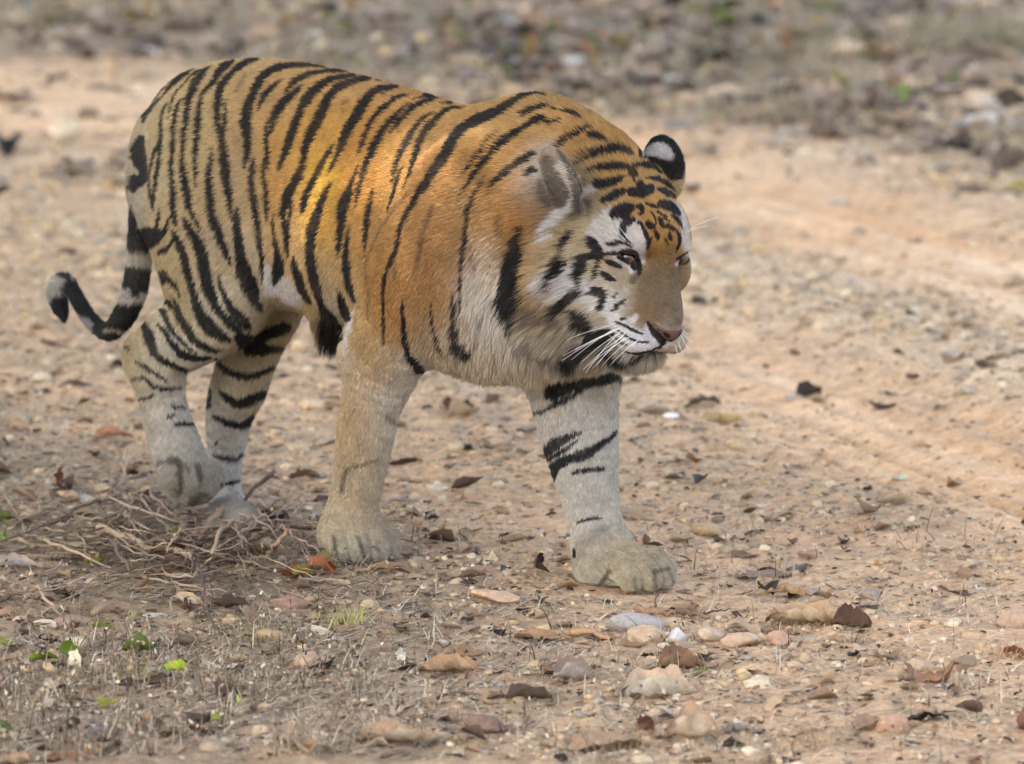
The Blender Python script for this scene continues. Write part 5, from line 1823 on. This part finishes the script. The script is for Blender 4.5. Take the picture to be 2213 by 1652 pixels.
# grass tufts
def tuft_at(px, py, n, h, col, label, spread=.02, cat='grass tuft'):
    p = GT(px, py)
    R = p + np.c_[rng.normal(0, spread, (n, 2)), np.zeros(n)]
    R[:, 2] = zat(R[:, 0], R[:, 1])
    C = np.tile(srgb(col), (n, 1)) * rng.uniform(.75, 1.2, (n, 1))
    o = blades(R, h * rng.uniform(.5, 1.1, n), rng.uniform(.1, .9, n), rng.uniform(.0007, .0014, n), C, 'grass_tuft')
    tag(o, label, cat)
for a in [(745, 1345, 60, .06, (176, 172, 96), 'yellow green grass tuft below the standing front paw', .035),
          (1720, 1345, 60, .05, (196, 172, 122), 'dry straw tuft beside the yellowish leaf on the right', .03),
          (1510, 1450, 25, .03, (120, 150, 60), 'small green sprig above the big curled leaf', .012),
          (980, 1560, 14, .09, (150, 122, 90), 'sparse dry tuft left of the dark brown stone', .008),
          (1860, 1165, 22, .07, (190, 150, 110), 'thin orange straw tuft on the edge of the track', .01),
          (2170, 1420, 50, .05, (168, 130, 96), 'brown dry tuft at the right edge', .025),
          (1345, 1620, 40, .07, (160, 128, 96), 'loose straw tuft at the bottom edge', .03),
          (1760, 1620, 40, .07, (170, 140, 108), 'thin dry tuft low on the right', .02),
          (1700, 1370, 50, .04, (120, 96, 72), 'dark dry tuft beside the long straw coloured leaf', .03),
          (280, 1470, 40, .07, (140, 130, 80), 'olive weed tuft at the left foreground', .03),
          (560, 1380, 50, .06, (168, 152, 110), 'pale grass tuft in the left foreground', .04)]:
    tuft_at(*a)
# green leaves of small sprouts on the left
GREEN = [(8, 1165, .055, 100, 1.0, (120, 150, 40), 'bright green leaf at the left edge beside the twigs'),
 (5, 1120, .05, 10, .4, (96, 116, 44), 'dark green leaf above the bright one at the left edge'),
 (148, 1412, .05, 40, .9, (122, 160, 44), 'rounded green leaf in the left foreground'),
 (95, 1425, .055, 160, .5, (96, 108, 34), 'dull green folded leaf beside the rounded one'),
 (222, 1358, .045, 20, .4, (126, 136, 40), 'yellow green spotted leaf left of centre'),
 (12, 1390, .04, 10, .3, (150, 180, 70), 'pale green leaf at the left edge lower down'),
 (378, 1447, .045, 170, .2, (176, 196, 70), 'light green leaf lying in the left foreground'),
 (300, 1405, .07, 150, .6, (84, 92, 40), 'long dark green leaf in the left foreground'),
 (515, 1515, .03, 90, 1.0, (170, 190, 80), 'tiny upright green leaf in the dead weeds'),
 (5, 1570, .06, 90, 1.0, (104, 130, 36), 'green leaf cut by the left edge low down'),
 (228, 1520, .04, 0, .3, (160, 176, 60), 'small green leaf among the dead weeds'),
 (655, 1238, .045, 20, .4, (140, 142, 60), 'green leaf on the rust red ones'),
 (695, 1222, .055, 40, .9, (176, 166, 130), 'pale leaf standing on the rust red ones'),
 (205, 1215, .045, 170, .5, (136, 142, 40), 'yellow green leaf left of the twig pile'),
 (383, 1155, .03, 0, .5, (110, 140, 50), 'tiny green sprig leaf in the twig pile'),
 (285, 1338, .035, 60, .8, (196, 200, 150), 'pale heart shaped leaf in the left foreground'),
 (250, 1290, .03, 50, .8, (206, 200, 180), 'small whitish leaf above the heart shaped one'),
 (105, 1480, .04, 10, .4, (196, 190, 170), 'whitish leaf below the rounded green one'),
 (160, 1440, .05, 120, .7, (206, 196, 170), 'pale cream leaf hanging below the rounded green one'),
 (465, 1555, .03, 60, .7, (176, 190, 80), 'yellow green leaf in the bottom left weeds'),
 (1562, 50, .10, 20, .5, (116, 140, 40), 'bright green leaf on the far bank at the top'),
 (1940, 200, .12, 60, .8, (134, 170, 44), 'bright green leaf at the foot of the far bank'),
 (1780, 20, .12, 20, .5, (110, 128, 70), 'dull green leaf at the top edge on the far bank'),
 (1895, 1222, .02, 0, .4, (214, 150, 40), 'tiny yellow orange leaf right of the forward paw'),
 (2205, 410, .08, 20, .3, (176, 176, 50), 'yellow green leaf at the right edge of the track')]
for px, py, L, yaw, tx, c, lab in GREEN:
    V, Q, lv = leaf_shape(500 + int(px) + int(py), 11, 5, .62)
    p = GT(px, py)
    z = .012 + L * .3 * math.sin(tx)
    q = G(px, py, p[2] + z)
    put('leaf', shape_mesh('leaf', V, Q, M_GREEN, lv=lv), q, L * 1.2, (tx, .1, math.radians(yaw)), srgb(c), lab, 'leaf')
# sprouts on the bank
for k, (px, py, hh) in enumerate(((80, 60, .35), (700, 110, .3), (1130, 190, .25), (1500, 60, .35), (1700, 110, .4), (1930, 215, .3), (950, 90, .3), (2100, 60, .4), (330, 90, .3), (1320, 160, .25))):
    p = GT(px, py + 40)
    root = bpy.data.objects.new('sapling', None); COL.objects.link(root); root.location = p
    r_ = np.random.default_rng(900 + k)
    stem = np.array([p + [0, 0, 0], p + [.02, 0, hh * .5], p + [r_.normal(0, .05), 0, hh]])
    V, Q = tube(catmull(stem, 4), .005, .002, 5)
    me = shape_mesh('stem', np.array(V) - p, np.array(Q), M_TWIG, np.tile(srgb((120, 100, 80)), (len(V), 1)))
    s_ = bpy.data.objects.new('stem', me); COL.objects.link(s_); s_.parent = root
    it = []
    for j in range(16):
        z = hh * r_.uniform(.25, 1.0)
        it.append((np.array([r_.normal(0, .09), r_.normal(0, .09), z]), r_.uniform(.05, .1), tuple(r_.uniform(-.9, .9, 2)) + (r_.uniform(0, 6.28),), srgb(((130, 138, 78), (150, 140, 96), (112, 122, 66), (160, 132, 100))[r_.integers(4)]), int(r_.integers(16))))
    fo = joined('foliage', it, LEAFLOW, M_GREEN, lv=True)
    fo.parent = root; del fo['kind']
    tag(root, ('small olive sapling on the far bank, ' + ('leftmost', 'above the middle of the back', 'above the withers', 'above the far ear', 'left of the pale rock', 'before the pale rock', 'above the loins', 'near the top right corner', 'above the rump', 'above the neck')[k]), 'sapling', 'saplings on the far bank')
LM = [(1370, 1240, 'forward front paw'), (775, 1180, 'standing front paw'), (410, 1050, 'raised hind paw'), (130, 640, 'tail tip'), (1430, 740, "tiger's muzzle"), (1432, 330, "tiger's far ear"),
      (1600, 910, 'pale yellow leaf'), (1905, 878, 'dark leaf on the track'), (1640, 250, 'foot of the far bank'), (1860, 125, 'large pale bank rock'), (2140, 235, 'pale rock at the right edge'),
      (330, 150, 'rump at the far bank'), (1900, 600, 'pebbly ridge of the track'), (700, 150, 'loins at the far bank'), (1160, 200, "tiger's withers"), (1450, 1512, 'big pale curled leaf'),
      (1165, 1380, 'broad veined tan leaf'), (970, 1452, 'tan veined leaf in midground'), (860, 1612, 'long pale bottom leaf'), (1330, 1612, 'large pale bottom leaf'), (2010, 1478, 'arched brown leaf'),
      (1740, 1350, 'long straw coloured leaf'), (1650, 1243, 'flat grey leaf'), (1400, 1380, 'purple grey stone'), (632, 1312, 'smooth reddish stone'), (678, 1438, 'rounded orange brown stone'), (205, 1592, 'dark grey stone in dead weeds'),
      (155, 1350, 'crumbly reddish clod'), (2190, 1358, 'greyish stone at the right edge'), (1925, 1590, 'half buried tan stone'), (148, 1412, 'rounded green leaf'), (300, 1405, 'long dark green leaf'), (640, 1250, 'rust red leaf'),
      (480, 1160, 'fork in the twig pile'), (270, 1165, 'thick branch of the twig pile'), (120, 1075, 'brown standing leaf at left'), (2100, 900, 'right edge of the track'), (1750, 1200, 'brown stone by the grey leaf'), (300, 480, "tiger's tail"), (1000, 900, 'gap between the front legs')]
ORD = ['nearest', 'second nearest', 'third nearest', 'fourth nearest', 'fifth nearest', 'sixth nearest', 'seventh nearest', 'eighth nearest', 'ninth nearest', 'tenth nearest'] + ['%dth nearest' % k for k in range(11, 60)]
med = {}
for k_ in set(l[4] for l in LATER): med[k_] = np.median([l[5] for l in LATER if l[4] == k_])
groups_ = {}
for o, u, v, colour, kind, size in LATER:
    j = min(range(len(LM)), key=lambda q: math.hypot(u - LM[q][0], (v - LM[q][1]) * 1.3))
    du, dv = u - LM[j][0], (v - LM[j][1]) * 1.3
    dr = ('right of' if du > 0 else 'left of') if abs(du) > abs(dv) else ('below' if dv > 0 else 'above')
    sz_ = 'larger' if size > med[kind] else 'smaller'
    groups_.setdefault((sz_, colour, kind, dr, j), []).append((math.hypot(du, dv), o))
for (sz_, colour, kind, dr, j), l in groups_.items():
    l.sort(key=lambda q: q[0])
    for r_, (_, o) in enumerate(l):
        o['label'] = '%s %s %s, %s %s the %s' % (sz_, colour, kind, ORD[r_], dr, LM[j][2]) if len(l) > 1 else '%s %s %s just %s the %s' % (sz_, colour, kind, dr, LM[j][2])
print('ground done', round(time.time() - T0, 1), 's', len(bpy.data.objects))
# ------------------------------------------------------------------ the tree whose crown shades the track (outside the frame, up and to the left)
spot = hit(800, 372)
tree = bpy.data.objects.new('tree', None); COL.objects.link(tree)
tree.location = (-9.5, 2.0, 0)
tag(tree, 'tall broad tree left of the track whose crown shades the tiger', 'tree')
def tlink(name, me, mat):
    o = bpy.data.objects.new(name, me); COL.objects.link(o); o.parent = tree
    o.matrix_parent_inverse = Matrix.Translation(-Vector(tree.location))
    if mat: me.materials.append(mat)
    return o
V, Q = tube(catmull([(-9.5, 2, -.1), (-9.4, 2, 2.5), (-9.0, 2.1, 5), (-8.2, 2.2, 7.5)], 5), .38, .2, 12)
tlink('trunk', shape_mesh('trunk', np.array(V), np.array(Q), M_TWIG, np.tile(srgb((120, 104, 90)), (len(V), 1))), None)
for k, (ex, ey) in enumerate(((-3, -4), (-2.5, 1), (-3, 7), (-5, 11), (-6, -5.5), (-2.2, 4))):
    V, Q = tube(catmull([(-9.1, 2.1, 4.5 + .2 * k), (-7.5, 2 + (ey - 2) * .35, 6.4), ((-7 + ex) / 2, (2 + ey) / 2 + .3, 7.6), (ex, ey, 8.3)], 5), .16, .03, 8)
    tlink('limb', shape_mesh('limb', np.array(V), np.array(Q), M_TWIG, np.tile(srgb((120, 104, 90)), (len(V), 1))), None)
nl = 130000
A = np.c_[rng.uniform(-11.5, 1.2, nl), rng.uniform(-9.5, 15.5, nl), rng.uniform(7.2, 9.4, nl)]
# shaded ground point under each leaf along the sun
tt = (A[:, 2] - spot[2]) / sun_dir[2]
Sg = A - sun_dir[None] * tt[:, None] - spot
wr = F_ * 0 + np.array([1.0, 0, 0])
r_spot = np.sqrt(((Sg @ F_) / .24) ** 2 + ((Sg @ np.array([0, 1, 0]) * 1.0) / .24) ** 2)
# the gap is where the leaf's sunward line meets the flank
tq = ((A - spot) @ L_) / (sun_dir @ L_)
Pf = A - sun_dir[None] * tq[:, None] - spot
gap = ((Pf @ F_ - Pf[:, 2] * .25 - .11) / GAPR[0]) ** 2 + ((Pf[:, 2] + .03) / GAPR[1]) ** 2
drop = rng.random(nl) < GAPD * smooth(gap, 1.0, .22)
g0 = A - sun_dir[None] * (A[:, 2] / sun_dir[2])[:, None]
thin = (rng.random(nl) < .45) & (g0[:, 1] > 6.5)
keep = ~drop & ~thin
A = A[keep]; nl = len(A)
V0 = np.array([(-.5, 0, 0), (-.1, .28, .03), (.5, 0, 0), (-.1, -.28, .03)])
Rs = np.array([rotm(rng.normal(0, .5), rng.normal(0, .5), rng.uniform(0, 6.28)) for _ in range(2048)])
Vs = np.einsum('kj,nij->nki', V0, Rs[rng.integers(2048, size=nl)]) * rng.uniform(.26, .42, (nl, 1, 1)) + A[:, None]
me = shape_mesh('foliage', Vs.reshape(-1, 3), np.arange(nl * 4).reshape(-1, 4), flat_mat('tree leaf', tuple(srgb((92, 116, 52))), .5, .3), smooth_=False)
fo = tlink('foliage', me, None)
fo['kind'] = 'stuff'
